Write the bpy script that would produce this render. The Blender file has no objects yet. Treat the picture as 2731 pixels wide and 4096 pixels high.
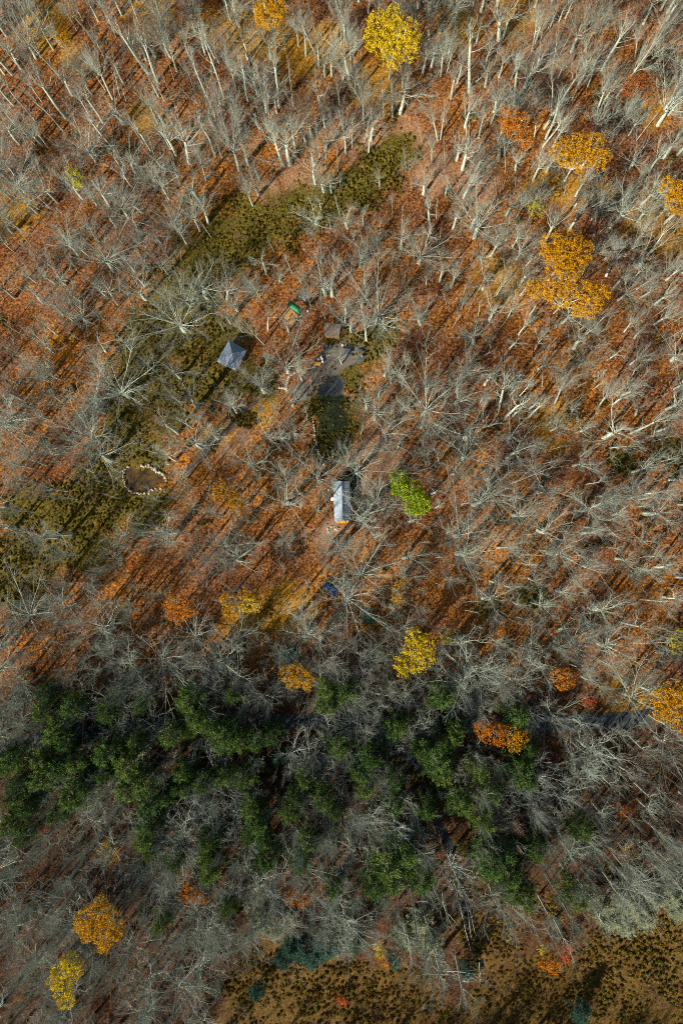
import bpy, math, random
import numpy as np
from mathutils import Vector, Quaternion, Matrix, noise as mnoise

# ------------------------------------------------------------------ camera, sky, sun, exposure
SC = bpy.context.scene
COL = SC.collection
W, HP = 2731.0, 4096.0
FPX = 2440.0
CAM = Vector((0, 0, 200.0))
cd = bpy.data.cameras.new("camera"); cam = bpy.data.objects.new("camera", cd); COL.objects.link(cam)
cd.sensor_fit = 'VERTICAL'; cd.sensor_height = 36.0; cd.sensor_width = 24.0; cd.lens = 36.0 * FPX / HP
cd.clip_start = 1.0; cd.clip_end = 4000.0
NADIR = (1430.0, 2130.0)
_d = Vector(((NADIR[0] - W / 2) / FPX, -(NADIR[1] - HP / 2) / FPX, -1)).normalized()
ROT = _d.rotation_difference(Vector((0, 0, -1)))
cam.rotation_mode = 'QUATERNION'; cam.rotation_quaternion = ROT; cam.location = CAM
SC.camera = cam

SUN_AZ = Vector((0.63, 0.777)).normalized()      # the way shadows fall on the ground
SUN_EL = math.radians(28)
wd = bpy.data.worlds.new("World"); SC.world = wd; wd.use_nodes = True
nt = wd.node_tree; nt.nodes.clear()
_o = nt.nodes.new('ShaderNodeOutputWorld'); _b = nt.nodes.new('ShaderNodeBackground'); _s = nt.nodes.new('ShaderNodeTexSky')
_s.sky_type = 'NISHITA'; _s.sun_disc = False; _s.sun_elevation = SUN_EL
_s.sun_rotation = math.atan2(-SUN_AZ.x, -SUN_AZ.y) % (2 * math.pi)
_b.inputs['Strength'].default_value = 0.05
nt.links.new(_s.outputs[0], _b.inputs[0]); nt.links.new(_b.outputs[0], _o.inputs[0])
sl = bpy.data.lights.new("sun", 'SUN'); sl.energy = 5.0; sl.angle = math.radians(0.5); sl.color = (1.0, 0.93, 0.80)
so = bpy.data.objects.new("sun", sl); COL.objects.link(so)
_dir = Vector((SUN_AZ.x * math.cos(SUN_EL), SUN_AZ.y * math.cos(SUN_EL), -math.sin(SUN_EL)))
so.rotation_mode = 'QUATERNION'; so.rotation_quaternion = (-_dir).to_track_quat('Z', 'Y'); so.location = (-100, -140, 150)
SC.render.engine = 'CYCLES'; SC.cycles.use_denoising = False; SC.cycles.pixel_filter_type = 'BLACKMAN_HARRIS'; SC.cycles.filter_width = 1.0
SC.view_settings.view_transform = 'Standard'; SC.view_settings.look = 'None'
SC.view_settings.exposure = 0.95; SC.view_settings.gamma = 1.0; SC.view_settings.use_curve_mapping = False

# ------------------------------------------------------------------ helpers
K = 2731.0 / 1568.0
def ray(u, v):
    d = ROT @ Vector(((u - W / 2) / FPX, -(v - HP / 2) / FPX, -1))
    return d.x / -d.z, d.y / -d.z                       # horizontal travel per metre down
def at(u, v, z=0.0):
    q = ray(u, v); t = CAM.z - z
    return Vector((q[0] * t, q[1] * t, z))
def proj(p):
    c = ROT.inverted() @ (Vector(p) - CAM)
    return W / 2 + FPX * c.x / -c.z, HP / 2 - FPX * c.y / -c.z
def mpp(z=0.0): return (CAM.z - z) / FPX

class MB:
    def __init__(s): s.v = []; s.f = []
    def tube(s, pts, rads, n=4, cap=False):
        m = len(pts); base = len(s.v)
        for i, p in enumerate(pts):
            a = pts[min(i + 1, m - 1)] - pts[max(i - 1, 0)]
            if a.length < 1e-6: a = Vector((0, 0, 1))
            a.normalize()
            ref = Vector((1, 0, 0)) if abs(a.x) < 0.7 else Vector((0, 1, 0))
            x = a.cross(ref); x.normalize(); y = a.cross(x); r = rads[i]
            for k in range(n):
                t = 6.2832 * k / n
                s.v.append(p + (x * math.cos(t) + y * math.sin(t)) * r)
        for i in range(m - 1):
            for k in range(n):
                k2 = (k + 1) % n
                s.f.append((base + i * n + k, base + i * n + k2, base + (i + 1) * n + k2, base + (i + 1) * n + k))
        if cap:
            s.f.append(tuple(base + k for k in range(n))[::-1]); s.f.append(tuple(base + (m - 1) * n + k for k in range(n)))
    def quad(s, c, n, size, rng, asp=1.0):
        n = n.normalized() if n.length > 1e-6 else Vector((0, 0, 1))
        ref = Vector((rng.uniform(-1, 1), rng.uniform(-1, 1), rng.uniform(-1, 1)))
        x = n.cross(ref)
        if x.length < 1e-4: x = Vector((1, 0, 0))
        x.normalize(); y = n.cross(x); b = len(s.v); w = size * asp * .5; h = size * .5
        s.v += [c - x * w - y * h * .6, c + x * w * .5 - y * h, c + x * w + y * h * .5, c - x * w * .4 + y * h]
        s.f.append((b, b + 1, b + 2, b + 3))
    def box(s, c, sx, sy, sz, ang=0.0, taper=1.0, pitch=None):
        """box centred at c; size sx sy sz; top face scaled by taper"""
        b = len(s.v); ca, sa = math.cos(ang), math.sin(ang)
        for dz, k in ((-.5, 1), (.5, taper)):
            for dx, dy in ((-.5, -.5), (.5, -.5), (.5, .5), (-.5, .5)):
                x, y = dx * sx * k, dy * sy * k
                s.v.append(Vector((c[0] + x * ca - y * sa, c[1] + x * sa + y * ca, c[2] + dz * sz)))
        s.f += [(b + 3, b + 2, b + 1, b), (b + 4, b + 5, b + 6, b + 7)] + [(b + i, b + (i + 1) % 4, b + 4 + (i + 1) % 4, b + 4 + i) for i in range(4)]
    def prism(s, prof, y0, y1, fn):
        """extrude a 2-D profile (x,z) from y0 to y1, mapped by fn"""
        b = len(s.v); n = len(prof)
        for y in (y0, y1):
            for x, z in prof: s.v.append(fn(Vector((x, y, z))))
        s.f.append(tuple(b + i for i in range(n))); s.f.append(tuple(b + n + i for i in range(n))[::-1])
        for i in range(n):
            j = (i + 1) % n; s.f.append((b + i, b + n + i, b + n + j, b + j))
    def mesh(s, name, mat, smooth=False):
        me = bpy.data.meshes.new(name); me.from_pydata([tuple(p) for p in s.v], [], s.f)
        me.materials.append(mat)
        if smooth: me.polygons.foreach_set('use_smooth', [True] * len(me.polygons))
        me.update(); return me
    def build(s, name, mat, parent=None, smooth=False):
        o = bpy.data.objects.new(name, s.mesh(name, mat, smooth)); COL.objects.link(o); o.parent = parent; return o

def tag(o, label=None, cat=None, group=None, kind=None):
    if label: o['label'] = label
    if cat: o['category'] = cat
    if group: o['group'] = group
    if kind: o['kind'] = kind
    return o
def empty(name, loc, rz=0.0):
    o = bpy.data.objects.new(name, None); COL.objects.link(o); o.location = loc; o.rotation_euler = (0, 0, rz); o.empty_display_size = .5
    return o

# ------------------------------------------------------------------ materials
def newmat(name):
    m = bpy.data.materials.new(name); m.use_nodes = True; t = m.node_tree; t.nodes.clear()
    return m, t, t.nodes.new('ShaderNodeOutputMaterial')
def N(t, ty, **kw):
    n = t.nodes.new(ty)
    for k, v in kw.items():
        if k in n.inputs: n.inputs[k].default_value = v
        else: setattr(n, k, v)
    return n
def ramp(t, fac, stops, interp='LINEAR'):
    r = t.nodes.new('ShaderNodeValToRGB'); e = r.color_ramp; e.interpolation = interp
    while len(e.elements) < len(stops): e.elements.new(0.5)
    for el, (p, c) in zip(e.elements, stops): el.position = p; el.color = (c[0], c[1], c[2], 1)
    t.links.new(fac, r.inputs[0]); return r.outputs[0]
def mixc(t, fac, a, b, mode='MIX'):
    m = t.nodes.new('ShaderNodeMix'); m.data_type = 'RGBA'; m.blend_type = mode
    for s, v in ((m.inputs[0], fac), (m.inputs[6], a), (m.inputs[7], b)):
        if isinstance(v, (int, float)): s.default_value = v
        elif isinstance(v, tuple): s.default_value = (v[0], v[1], v[2], 1)
        else: t.links.new(v, s)
    return m.outputs[2]
def math_(t, op, a, b=None, clamp=False):
    m = t.nodes.new('ShaderNodeMath'); m.operation = op; m.use_clamp = clamp
    for s, v in ((m.inputs[0], a), (m.inputs[1], b)):
        if v is None: continue
        if isinstance(v, (int, float)): s.default_value = v
        else: t.links.new(v, s)
    return m.outputs[0]
def noise(t, scale, detail=3, rough=.6, vec=None):
    n = N(t, 'ShaderNodeTexNoise', Scale=scale, Detail=detail, Roughness=rough)
    if vec is not None: t.links.new(vec, n.inputs['Vector'])
    return n.outputs[0]

def varied(name, cols, scale=2.0, rough=.85, per_object=0.5, translucent=0.0, contrast=1.0):
    """surface whose colour wanders along a ramp by object and by noise"""
    m, t, out = newmat(name)
    oi = t.nodes.new('ShaderNodeObjectInfo'); tc = t.nodes.new('ShaderNodeTexCoord')
    nz = noise(t, scale, 3, .6, tc.outputs['Object'])
    nz = math_(t, 'ADD', math_(t, 'MULTIPLY', math_(t, 'SUBTRACT', nz, .5), 1.9 * contrast), .5)
    f = math_(t, 'ADD', math_(t, 'MULTIPLY', nz, 1 - per_object), math_(t, 'MULTIPLY', oi.outputs['Random'], per_object), True)
    c = ramp(t, f, [(i / (len(cols) - 1), cc) for i, cc in enumerate(cols)])
    if translucent > 0:
        d = t.nodes.new('ShaderNodeBsdfDiffuse'); tr = t.nodes.new('ShaderNodeBsdfTranslucent'); mx = t.nodes.new('ShaderNodeMixShader')
        mx.inputs[0].default_value = translucent
        t.links.new(c, d.inputs[0]); t.links.new(c, tr.inputs[0]); t.links.new(d.outputs[0], mx.inputs[1]); t.links.new(tr.outputs[0], mx.inputs[2])
        t.links.new(mx.outputs[0], out.inputs[0])
    else:
        p = N(t, 'ShaderNodeBsdfPrincipled', Roughness=rough); t.links.new(c, p.inputs['Base Color']); t.links.new(p.outputs[0], out.inputs[0])
    return m

M = {}
M['bark'] = varied('bark', [(.16, .18, .14), (.34, .38, .30), (.56, .60, .48)], 1.2)
M['twig'] = varied('twig', [(.12, .11, .09), (.20, .22, .18), (.29, .34, .28)], .6, per_object=.75)
M['twig_brown'] = varied('twig_brown', [(.11, .045, .026), (.18, .085, .05), (.22, .16, .11)], .6, per_object=.7)
M['dark_bark'] = varied('dark_bark', [(.07, .05, .04), (.14, .11, .08)], 1.5)
M['leaf_yellow'] = varied('leaf_yellow', [(.28, .20, .008), (.58, .42, .012), (.72, .58, .03)], 1.1, per_object=.0, translucent=.3)
M['leaf_gold'] = varied('leaf_gold', [(.24, .10, .006), (.50, .25, .010), (.64, .38, .015)], 1.0, per_object=.15, translucent=.3)
M['leaf_orange'] = varied('leaf_orange', [(.20, .055, .008), (.46, .155, .012), (.60, .26, .02)], 1.1, per_object=.15, translucent=.3)
M['leaf_rust'] = varied('leaf_rust', [(.13, .035, .010), (.30, .085, .014), (.42, .15, .02)], 1.1, per_object=.2, translucent=.25)
M['leaf_red'] = varied('leaf_red', [(.35, .04, .02), (.62, .10, .03), (.75, .22, .05)], 1.4, per_object=.2, translucent=.3)
M['leaf_olive'] = varied('leaf_olive', [(.16, .14, .01), (.38, .34, .02), (.55, .45, .03)], 1.2, per_object=.2, translucent=.3)
M['leaf_lime'] = varied('leaf_lime', [(.08, .16, .02), (.25, .34, .02), (.50, .48, .04)], .9, per_object=.0, translucent=.3)
M['needle'] = varied('needle', [(.025, .060, .022), (.075, .13, .030), (.17, .22, .045)], .5, per_object=.45, translucent=.15)
M['needle_blue'] = varied('needle_blue', [(.02, .065, .05), (.05, .12, .085), (.10, .18, .10)], .6, per_object=.4, translucent=.15)
M['willow'] = varied('willow', [(.16, .19, .11), (.28, .31, .18), (.36, .37, .22)], .8, per_object=.4, translucent=.2)
M['shrub_olive'] = varied('shrub_olive', [(.045, .045, .010), (.12, .10, .014), (.25, .19, .025), (.30, .20, .05)], 1.2, per_object=.75, translucent=.2)
M['shrub_brown'] = varied('shrub_brown', [(.06, .03, .012), (.20, .10, .025), (.28, .19, .04), (.22, .20, .05)], 1.2, per_object=.75, translucent=.15)

def plain(name, col, rough=.7, metal=0.0, var=.25, scale=3.0, spec=.3):
    m, t, out = newmat(name); tc = t.nodes.new('ShaderNodeTexCoord')
    nz = noise(t, scale, 4, .65, tc.outputs['Object'])
    lo = tuple(c * (1 - var) for c in col); hi = tuple(min(1, c * (1 + var)) for c in col)
    c = ramp(t, nz, [(.3, lo), (.7, hi)])
    p = N(t, 'ShaderNodeBsdfPrincipled', Roughness=rough, Metallic=metal); p.inputs['Specular IOR Level'].default_value = spec
    t.links.new(c, p.inputs['Base Color']); t.links.new(p.outputs[0], out.inputs[0]); return m
M['roof_slate'] = plain('roof_slate', (.20, .25, .31), .7, var=.35, scale=2)
M['roof_metal'] = plain('roof_metal', (.30, .37, .44), .55, var=.2, scale=1.5)
M['house_wall'] = plain('house_wall', (.30, .22, .14), .8)
M['white_paint'] = plain('white_paint', (.78, .78, .76), .5, var=.06)
M['deck_wood'] = plain('deck_wood', (.52, .25, .05), .75, var=.3)
M['grey_wood'] = plain('grey_wood', (.20, .18, .16), .8, var=.3)
M['green_tarp'] = plain('green_tarp', (.010, .17, .065), .5, var=.35, scale=1.2)
M['dark_metal'] = plain('dark_metal', (.03, .04, .055), .45)
M['slate_plastic'] = plain('slate_plastic', (.06, .085, .11), .55)
M['teal_fabric'] = plain('teal_fabric', (.03, .10, .14), .6)
M['black'] = plain('black', (.012, .012, .014), .6)
M['car_blue'] = plain('car_blue', (.010, .11, .42), .35, var=.08, spec=.6)
M['glass'] = plain('glass', (.01, .03, .035), .08, var=.1, spec=.8)
M['tyre'] = plain('tyre', (.02, .02, .02), .9)
M['rim'] = plain('rim', (.4, .4, .42), .35, .8)
M['orange_wood'] = plain('orange_wood', (.70, .34, .03), .7, var=.2)
M['stone'] = plain('stone', (.46, .40, .31), .85, var=.3, scale=1.5)
M['yellow_plastic'] = plain('yellow_plastic', (.85, .62, .03), .4)
M['asphalt'] = plain('asphalt', (.040, .048, .056), .85, var=.25, scale=.7)
M['gravel_patch'] = plain('gravel_patch', (.17, .15, .13), .9, var=.3, scale=2)

# ------------------------------------------------------------------ ground (one sheet)
def blob(U, V, items):
    a = np.zeros_like(U)
    for x, y, r in items:
        d2 = ((U - x) ** 2 + (V - y) ** 2) / (r * r)
        a = np.maximum(a, np.exp(-d2 * .7))
    return a
OLIVE = [(915,345,45),(870,385,50),(820,430,55),(760,460,55),(700,480,60),(640,500,60),(580,520,75),(520,560,80),(470,600,70),(430,650,60),(390,700,60),(350,770,70),(420,780,60),(330,840,70),(470,870,60),(540,860,50),(510,790,60),(610,890,30),(300,920,70),(380,940,60),(290,1000,70),(270,1080,75),(330,1060,60),(330,1160,60),(230,1150,80),(160,1200,85),(90,1250,80),(30,1320,80),(60,1180,60),(200,1260,60),(840,800,45),(800,860,40),(770,780,30),(780,960,55),(760,1020,45),(730,930,35),(1120,1390,30),(1220,1370,35),(1430,1060,30),(1540,1040,35),(880,760,40),(400,880,50),(460,700,50)]
FIELD = [(640,2280,110),(720,2290,100),(600,2330,100),(800,2330,120),(900,2290,90),(760,2240,60),(1200,2260,70),(1300,2280,100),(1400,2250,110),(1500,2230,100),(1550,2160,70),(1500,2330,110),(1350,2350,100),(1130,2320,70),(1240,2330,80),(1080,2130,50),(1130,2180,60),(950,2330,90)]
GOLD = [(400,20,60),(470,40,50),(140,80,30),(165,130,30),(560,60,70),(620,90,60),(700,120,70),(330,20,50),(135,790,35),(100,60,60),(1150,640,60),(1280,980,60),(1120,650,40),(1480,490,60),(1540,540,50),(1300,440,50),(1250,430,50),(500,1000,40),(600,940,40),(870,200,60),(1050,50,60),(1200,60,60),(760,110,60),(300,1700,30),(410,1690,30),(170,1610,25),(1450,1590,60),(660,1400,70),(560,1450,60),(330,270,40),(30,480,60),(1490,230,60),(240,1960,30)]
TAN = [(930,310,45),(960,350,45),(900,370,35),(1000,400,50),(860,1040,50),(880,1000,45),(850,960,40),(900,1060,40),(680,420,40),(620,440,30),(840,1120,40),(1260,130,80),(1100,420,60),(760,1230,35),(830,340,60),(520,1040,25),(560,1000,25)]
GRAVEL = [(760,830,32),(790,815,30),(820,810,22),(735,850,25),(760,890,32),(735,885,25),(690,900,25),(600,940,8)]
PATH = [(430 + i * 10, 1082 - i * 10.2, 15) for i in range(0, 17)]
POND = [(260,350),(300,310),(345,298),(400,330),(450,352),(500,335),(550,350),(600,380),(635,410),(652,450),(610,478),(570,500),(520,535),(460,552),(420,570),(360,575),(310,545),(285,500),(262,450),(250,400)]
POND = [(400 + x / 2.613, 1750 + y / 2.613) for x, y in POND]
STREAM = [(1560,2960),(1640,3020),(1700,3120),(1730,3240),(1790,3360),(1830,3480),(1850,3600),(1880,3720),(1900,3800),(1925,3870)]
ROAD = [(-500,3040),(-200,3030),(0,3000),(200,2960),(400,2925),(600,2905),(850,2895),(1150,2888),(1500,2893),(1900,2905),(2250,2893),(2500,2880),(2731,2850),(3000,2815),(3300,2780)]
def seg_dist(U, V, pl):
    d = np.full_like(U, 1e9)
    for (x0, y0), (x1, y1) in zip(pl[:-1], pl[1:]):
        dx, dy = x1 - x0, y1 - y0; L = dx * dx + dy * dy
        t = np.clip(((U - x0) * dx + (V - y0) * dy) / L, 0, 1)
        d = np.minimum(d, np.hypot(U - x0 - t * dx, V - y0 - t * dy))
    return d
def in_poly(U, V, pl):
    r = np.zeros(U.shape, bool); n = len(pl); j = n - 1
    for i in range(n):
        xi, yi = pl[i]; xj, yj = pl[j]
        c = ((yi > V) != (yj > V)) & (U < (xj - xi) * (V - yi) / (yj - yi + 1e-9) + xi)
        r ^= c; j = i
    return r
fx = np.concatenate([[-1500, -900, -500, -300, -220, -180], np.arange(-150, 150.1, .8), [180, 220, 300, 500, 900, 1500]])
fy = np.concatenate([[-1500, -900, -500, -320, -260, -230], np.arange(-205, 205.1, .8), [230, 260, 320, 500, 900, 1500]])
X, Y = np.meshgrid(fx, fy)
RM = np.array(ROT.inverted().to_matrix())
cx = RM[0, 0] * X + RM[0, 1] * Y - RM[0, 2] * CAM.z; cy = RM[1, 0] * X + RM[1, 1] * Y - RM[1, 2] * CAM.z; cz = RM[2, 0] * X + RM[2, 1] * Y - RM[2, 2] * CAM.z
U = W / 2 + FPX * cx / -cz; V = HP / 2 - FPX * cy / -cz
Uf, Vf = U / K, V / K
Z = .22 * np.sin(X * .11 + 1.3) * np.sin(Y * .09) + .12 * np.sin(X * .31 + Y * .27) + .06 * np.sin(X * .9 - Y * .7) - .1
pond = in_poly(U, V, POND); Z = np.where(pond, -1.2, Z)
sd = seg_dist(U, V, STREAM); Z = np.where(sd < 15, -.8, Z)
rd = seg_dist(U, V, ROAD); Z = np.where(rd < 60, 0.0, Z)
near = blob(Uf, Vf, [(760, 830, 60), (530, 815, 40), (680, 710, 30), (785, 1150, 50), (757, 1352, 20)]) > .3
Z = np.where(near, Z * .15, Z)
ny, nx = X.shape
me = bpy.data.meshes.new('ground')
co = np.stack([X, Y, Z], -1).reshape(-1, 3)
ii = (np.arange(ny - 1)[:, None] * nx + np.arange(nx - 1)[None, :]).reshape(-1)
quads = np.stack([ii, ii + 1, ii + nx + 1, ii + nx], -1)
me.vertices.add(len(co)); me.vertices.foreach_set('co', co.reshape(-1).astype(np.float32))
me.loops.add(quads.size); me.loops.foreach_set('vertex_index', quads.reshape(-1).astype(np.int32))
me.polygons.add(len(quads)); me.polygons.foreach_set('loop_start', np.arange(0, quads.size, 4, dtype=np.int32))
me.polygons.foreach_set('use_smooth', np.ones(len(quads), bool))
me.update(calc_edges=True)
ZONE = dict(olive=blob(Uf, Vf, OLIVE), field=blob(Uf, Vf, FIELD), gold=blob(Uf, Vf, GOLD), tan=blob(Uf, Vf, TAN),
            gravel=np.maximum(blob(Uf, Vf, GRAVEL), .62 * blob(Uf, Vf, PATH)),
            litter_shade=np.clip((Vf - 1480) / 160, 0, 1) * .85, shaded_veg=blob(Uf, Vf, [(765,930,34),(765,970,38),(770,1010,36),(745,1040,26),(800,1120,26),(815,1090,20)]), gravel_shade=blob(Uf, Vf, [(765,885,24),(745,895,16)]),  # masks for shade painted on the lower floor, ground cover and gravel
            wet=np.where(pond | (sd < 15), 1.0, 0.0))
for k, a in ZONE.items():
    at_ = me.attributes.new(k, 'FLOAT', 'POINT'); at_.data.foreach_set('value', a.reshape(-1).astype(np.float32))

m, t, out = newmat('leaf_litter')
tc = t.nodes.new('ShaderNodeTexCoord'); P = tc.outputs['Object']
n_fine = noise(t, 1.3, 6, .85, P); n_mid = noise(t, .22, 4, .6, P); n_big = noise(t, .03, 3, .55, P); n_grain = noise(t, 6.0, 2, .7, P)
litter = ramp(t, n_fine, [(.38, (.022, .010, .009)), (.45, (.14, .046, .012)), (.52, (.44, .16, .020)), (.62, (.74, .34, .07))])
redl = ramp(t, n_fine, [(.38, (.020, .010, .011)), (.46, (.11, .040, .018)), (.54, (.34, .125, .036)), (.64, (.58, .30, .12))])
gold = ramp(t, n_fine, [(.36, (.08, .035, .008)), (.48, (.38, .17, .018)), (.62, (.72, .42, .04))])
tan = ramp(t, n_fine, [(.30, (.16, .075, .035)), (.50, (.42, .22, .11)), (.68, (.58, .38, .24))])
olive = ramp(t, n_fine, [(.34, (.015, .016, .006)), (.45, (.075, .058, .012)), (.56, (.19, .14, .022)), (.68, (.34, .26, .05))])
litter_shade = ramp(t, n_fine, [(.34, (.012, .008, .008)), (.46, (.055, .028, .016)), (.58, (.17, .075, .025)), (.70, (.34, .16, .05))])  # leaf floor with the lower forest's tree shade put into its colour
shaded_veg = ramp(t, n_fine, [(.34, (.006, .010, .008)), (.50, (.022, .032, .014)), (.66, (.07, .075, .022))])  # dark green ground cover, darkened further by shade painted into it
gravel_shade = ramp(t, n_fine, [(.34, (.02, .026, .032)), (.60, (.06, .07, .08))])  # gravel with its bluish shade painted into the colour
field = ramp(t, n_fine, [(.30, (.03, .018, .008)), (.45, (.12, .06, .018)), (.58, (.20, .13, .03)), (.72, (.30, .24, .06))])
gravel = ramp(t, n_fine, [(.32, (.10, .085, .065)), (.55, (.21, .18, .145)), (.75, (.34, .27, .2))])
bigf = ramp(t, n_big, [(.40, (0, 0, 0)), (.60, (1, 1, 1))])
c = mixc(t, bigf, redl, litter)
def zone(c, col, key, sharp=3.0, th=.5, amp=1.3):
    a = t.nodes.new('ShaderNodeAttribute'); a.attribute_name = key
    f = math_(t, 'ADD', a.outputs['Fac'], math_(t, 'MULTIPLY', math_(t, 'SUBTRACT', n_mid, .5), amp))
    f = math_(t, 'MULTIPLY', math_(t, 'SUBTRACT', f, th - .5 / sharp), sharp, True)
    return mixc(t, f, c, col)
c = zone(c, litter_shade, 'litter_shade', 2.0, .5); c = zone(c, gold, 'gold', 2.2, .55); c = zone(c, tan, 'tan', 2.0, .6)
c = zone(c, olive, 'olive', 3.0, .5); c = zone(c, field, 'field', 3.0, .5)
c = zone(c, gravel, 'gravel', 4.0, .5, .7); c = zone(c, shaded_veg, 'shaded_veg', 4, .5, .6); c = zone(c, gravel_shade, 'gravel_shade', 4, .5, .4); c = zone(c, (.05, .035, .02), 'wet', 6, .5, .1)
c = mixc(t, .35, c, ramp(t, n_grain, [(.3, (.25, .25, .25)), (.7, (1.0, 1.0, 1.0))]), 'MULTIPLY')
p = N(t, 'ShaderNodeBsdfPrincipled', Roughness=.95); p.inputs['Specular IOR Level'].default_value = .1
bmp = t.nodes.new('ShaderNodeBump'); bmp.inputs['Strength'].default_value = .9; bmp.inputs['Distance'].default_value = .35
t.links.new(n_fine, bmp.inputs['Height']); t.links.new(bmp.outputs[0], p.inputs['Normal'])
t.links.new(c, p.inputs['Base Color']); t.links.new(p.outputs[0], out.inputs[0])
me.materials.append(m)
g = bpy.data.objects.new('ground', me); COL.objects.link(g); tag(g, 'forest floor of fallen orange and brown leaves', kind='structure')

# pond water, stream water, road
def sheet(name, pts, mat, label):
    mb = MB(); mb.v = pts; mb.f = [tuple(range(len(pts)))]
    o = mb.build(name, mat); tag(o, label, kind='structure'); return o
def water_mat(name, a, b):
    m, t, out = newmat(name); tc = t.nodes.new('ShaderNodeTexCoord')
    c = ramp(t, noise(t, .35, 5, .7, tc.outputs['Object']), [(.35, a), (.62, b)])
    p = N(t, 'ShaderNodeBsdfPrincipled', Roughness=.18); p.inputs['Specular IOR Level'].default_value = .35
    t.links.new(c, p.inputs['Base Color']); t.links.new(p.outputs[0], out.inputs[0]); return m
M['pond'] = water_mat('pond_water', (.022, .022, .016), (.13, .072, .022)); M['stream'] = water_mat('stream_water', (.008, .012, .016), (.02, .022, .02))
sheet('pond', [at(u, v, -.35) for u, v in [( (x - 515) * 1.06 + 515, (y - 1915) * 1.06 + 1915) for x, y in POND]][::-1], M['pond'], 'small round brown pond with a rocky edge')
def ribbon(name, pl, hw, z, mat, label, wob=0.0):
    P2 = []
    for (x0, y0), (x1, y1) in zip(pl[:-1], pl[1:]):
        for k in range(6): P2.append((x0 + (x1 - x0) * k / 6, y0 + (y1 - y0) * k / 6))
    P2.append(pl[-1]); L = []; Rr = []; rg = random.Random(3)
    for i, (x, y) in enumerate(P2):
        a = P2[max(0, i - 3)]; b = P2[min(len(P2) - 1, i + 3)]
        d = Vector((b[0] - a[0], b[1] - a[1])).normalized(); w = hw * (1 + rg.uniform(-wob, wob))
        L.append(at(x - d.y * w, y + d.x * w, z)); Rr.append(at(x + d.y * w, y - d.x * w, z))
    mb = MB(); mb.v = L + Rr; n = len(L); mb.f = [(i, i + 1, n + i + 1, n + i) for i in range(n - 1)]
    o = mb.build(name, mat); tag(o, label, kind='structure'); return o
ribbon('road', ROAD, 31, .06, M['asphalt'], 'dark asphalt road in deep shade crossing the lower forest')
ribbon('stream', STREAM, 17, -.4, M['stream'], 'narrow dark brook running down through the lower forest', .25)

# ------------------------------------------------------------------ bare trees: prototypes
def rvec(rng): return Vector((rng.gauss(0, 1), rng.gauss(0, 1), rng.gauss(0, 1)))
def grow_bare(seed, H, R, fork, leaders, counts, trunk_r=.26, wig=.16, up=.10, spread=.5, twig_r=.024, tuft=0):
    rng = random.Random(seed); A = MB(); B = MB()
    def branch(p, d, L, r, depth):
        ns = (6, 5, 4, 2)[depth]; pts = [p.copy()]; rs = [r]; q = p.copy(); d = d.normalized()
        for i in range(ns):
            d = (d + rvec(rng) * wig * (1, 1.15, 1.2, .6)[depth] + Vector((0, 0, up * (1, .9, .5, .3)[depth]))).normalized()
            q = q + d * (L / ns); pts.append(q.copy()); rs.append(r * (1 - .88 * (i + 1) / ns))
        (A if depth < 2 else B).tube(pts, rs, (5, 4, 3, 3)[depth])
        if depth >= len(counts): return
        n = counts[depth]
        for k in range(n):
            tt = .22 + .76 * (k + rng.random() * .8) / n; s = min(tt, .999) * ns; i = int(s); pp = pts[i].lerp(pts[i + 1], s - i)
            ax = (pts[i + 1] - pts[i]).normalized(); side = ax.cross(rvec(rng)).normalized()
            a = rng.uniform(.30, .75); nd = ax * math.cos(a) + side * math.sin(a)
            rr = (rs[i] * (.62, .60, .6)[depth])
            branch(pp, nd, L * rng.uniform(.42, .66) * (1.05 - .45 * tt), max(rr * .8, twig_r * (2.2, 1.4, 1)[depth]), depth + 1)
    fz = H * fork; pts = [Vector((0, 0, -.3))]; q = Vector((0, 0, 0)); d = Vector((0, 0, 1)); pts = [Vector((0, 0, -.4))]
    for i in range(6):
        d = (d + Vector((rng.gauss(0, .05), rng.gauss(0, .05), .25))).normalized(); q = q + d * fz / 6; pts.append(q.copy())
    A.tube(pts, [trunk_r * (1.25 - .5 * i / 6) for i in range(7)], 6)
    ph = rng.random() * 6.28
    for k in range(leaders):
        a = ph + k * 6.283 / leaders + rng.uniform(-.5, .5); s = spread * rng.uniform(.5, 1.3)
        if k % 3 == 0: s *= .3
        dd = Vector((math.cos(a) * s, math.sin(a) * s, 1)); start = pts[-1 - (k % 2 if fork > .3 else 0)]
        branch(start, dd, (H - fz) * rng.uniform(.85, 1.08) / dd.normalized().z * .80, min(.10, trunk_r * .30), 0)
    # a few low side limbs
    for k in range(2 if fork > .35 else 0):
        a = rng.random() * 6.28; i = rng.randint(3, 5)
        branch(pts[i], Vector((math.cos(a), math.sin(a), .5)), H * .22, trunk_r * .28, 1)
    v = np.array([tuple(x) for x in B.v]); c = np.median(v[:, :2], axis=0)
    rad = np.percentile(np.hypot(v[:, 0] - c[0], v[:, 1] - c[1]), 93)
    return dict(A=A, B=B, H=float(np.percentile(v[:, 2], 98)), R=float(rad), c=c, hc=float(np.percentile(v[:, 2], 55)))
PROT = {'broad': [], 'slim': [], 'sapling': []}
def add_proto(kind, seed, barkm, twigm, **kw):
    g = grow_bare(seed, **kw)
    PROT[kind].append(dict(trunk=g['A'].mesh('trunk', M[barkm], True), crown=g['B'].mesh('crown', M[twigm]), H=g['H'], R=g['R'], c=g['c'], hc=g['hc']))
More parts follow.
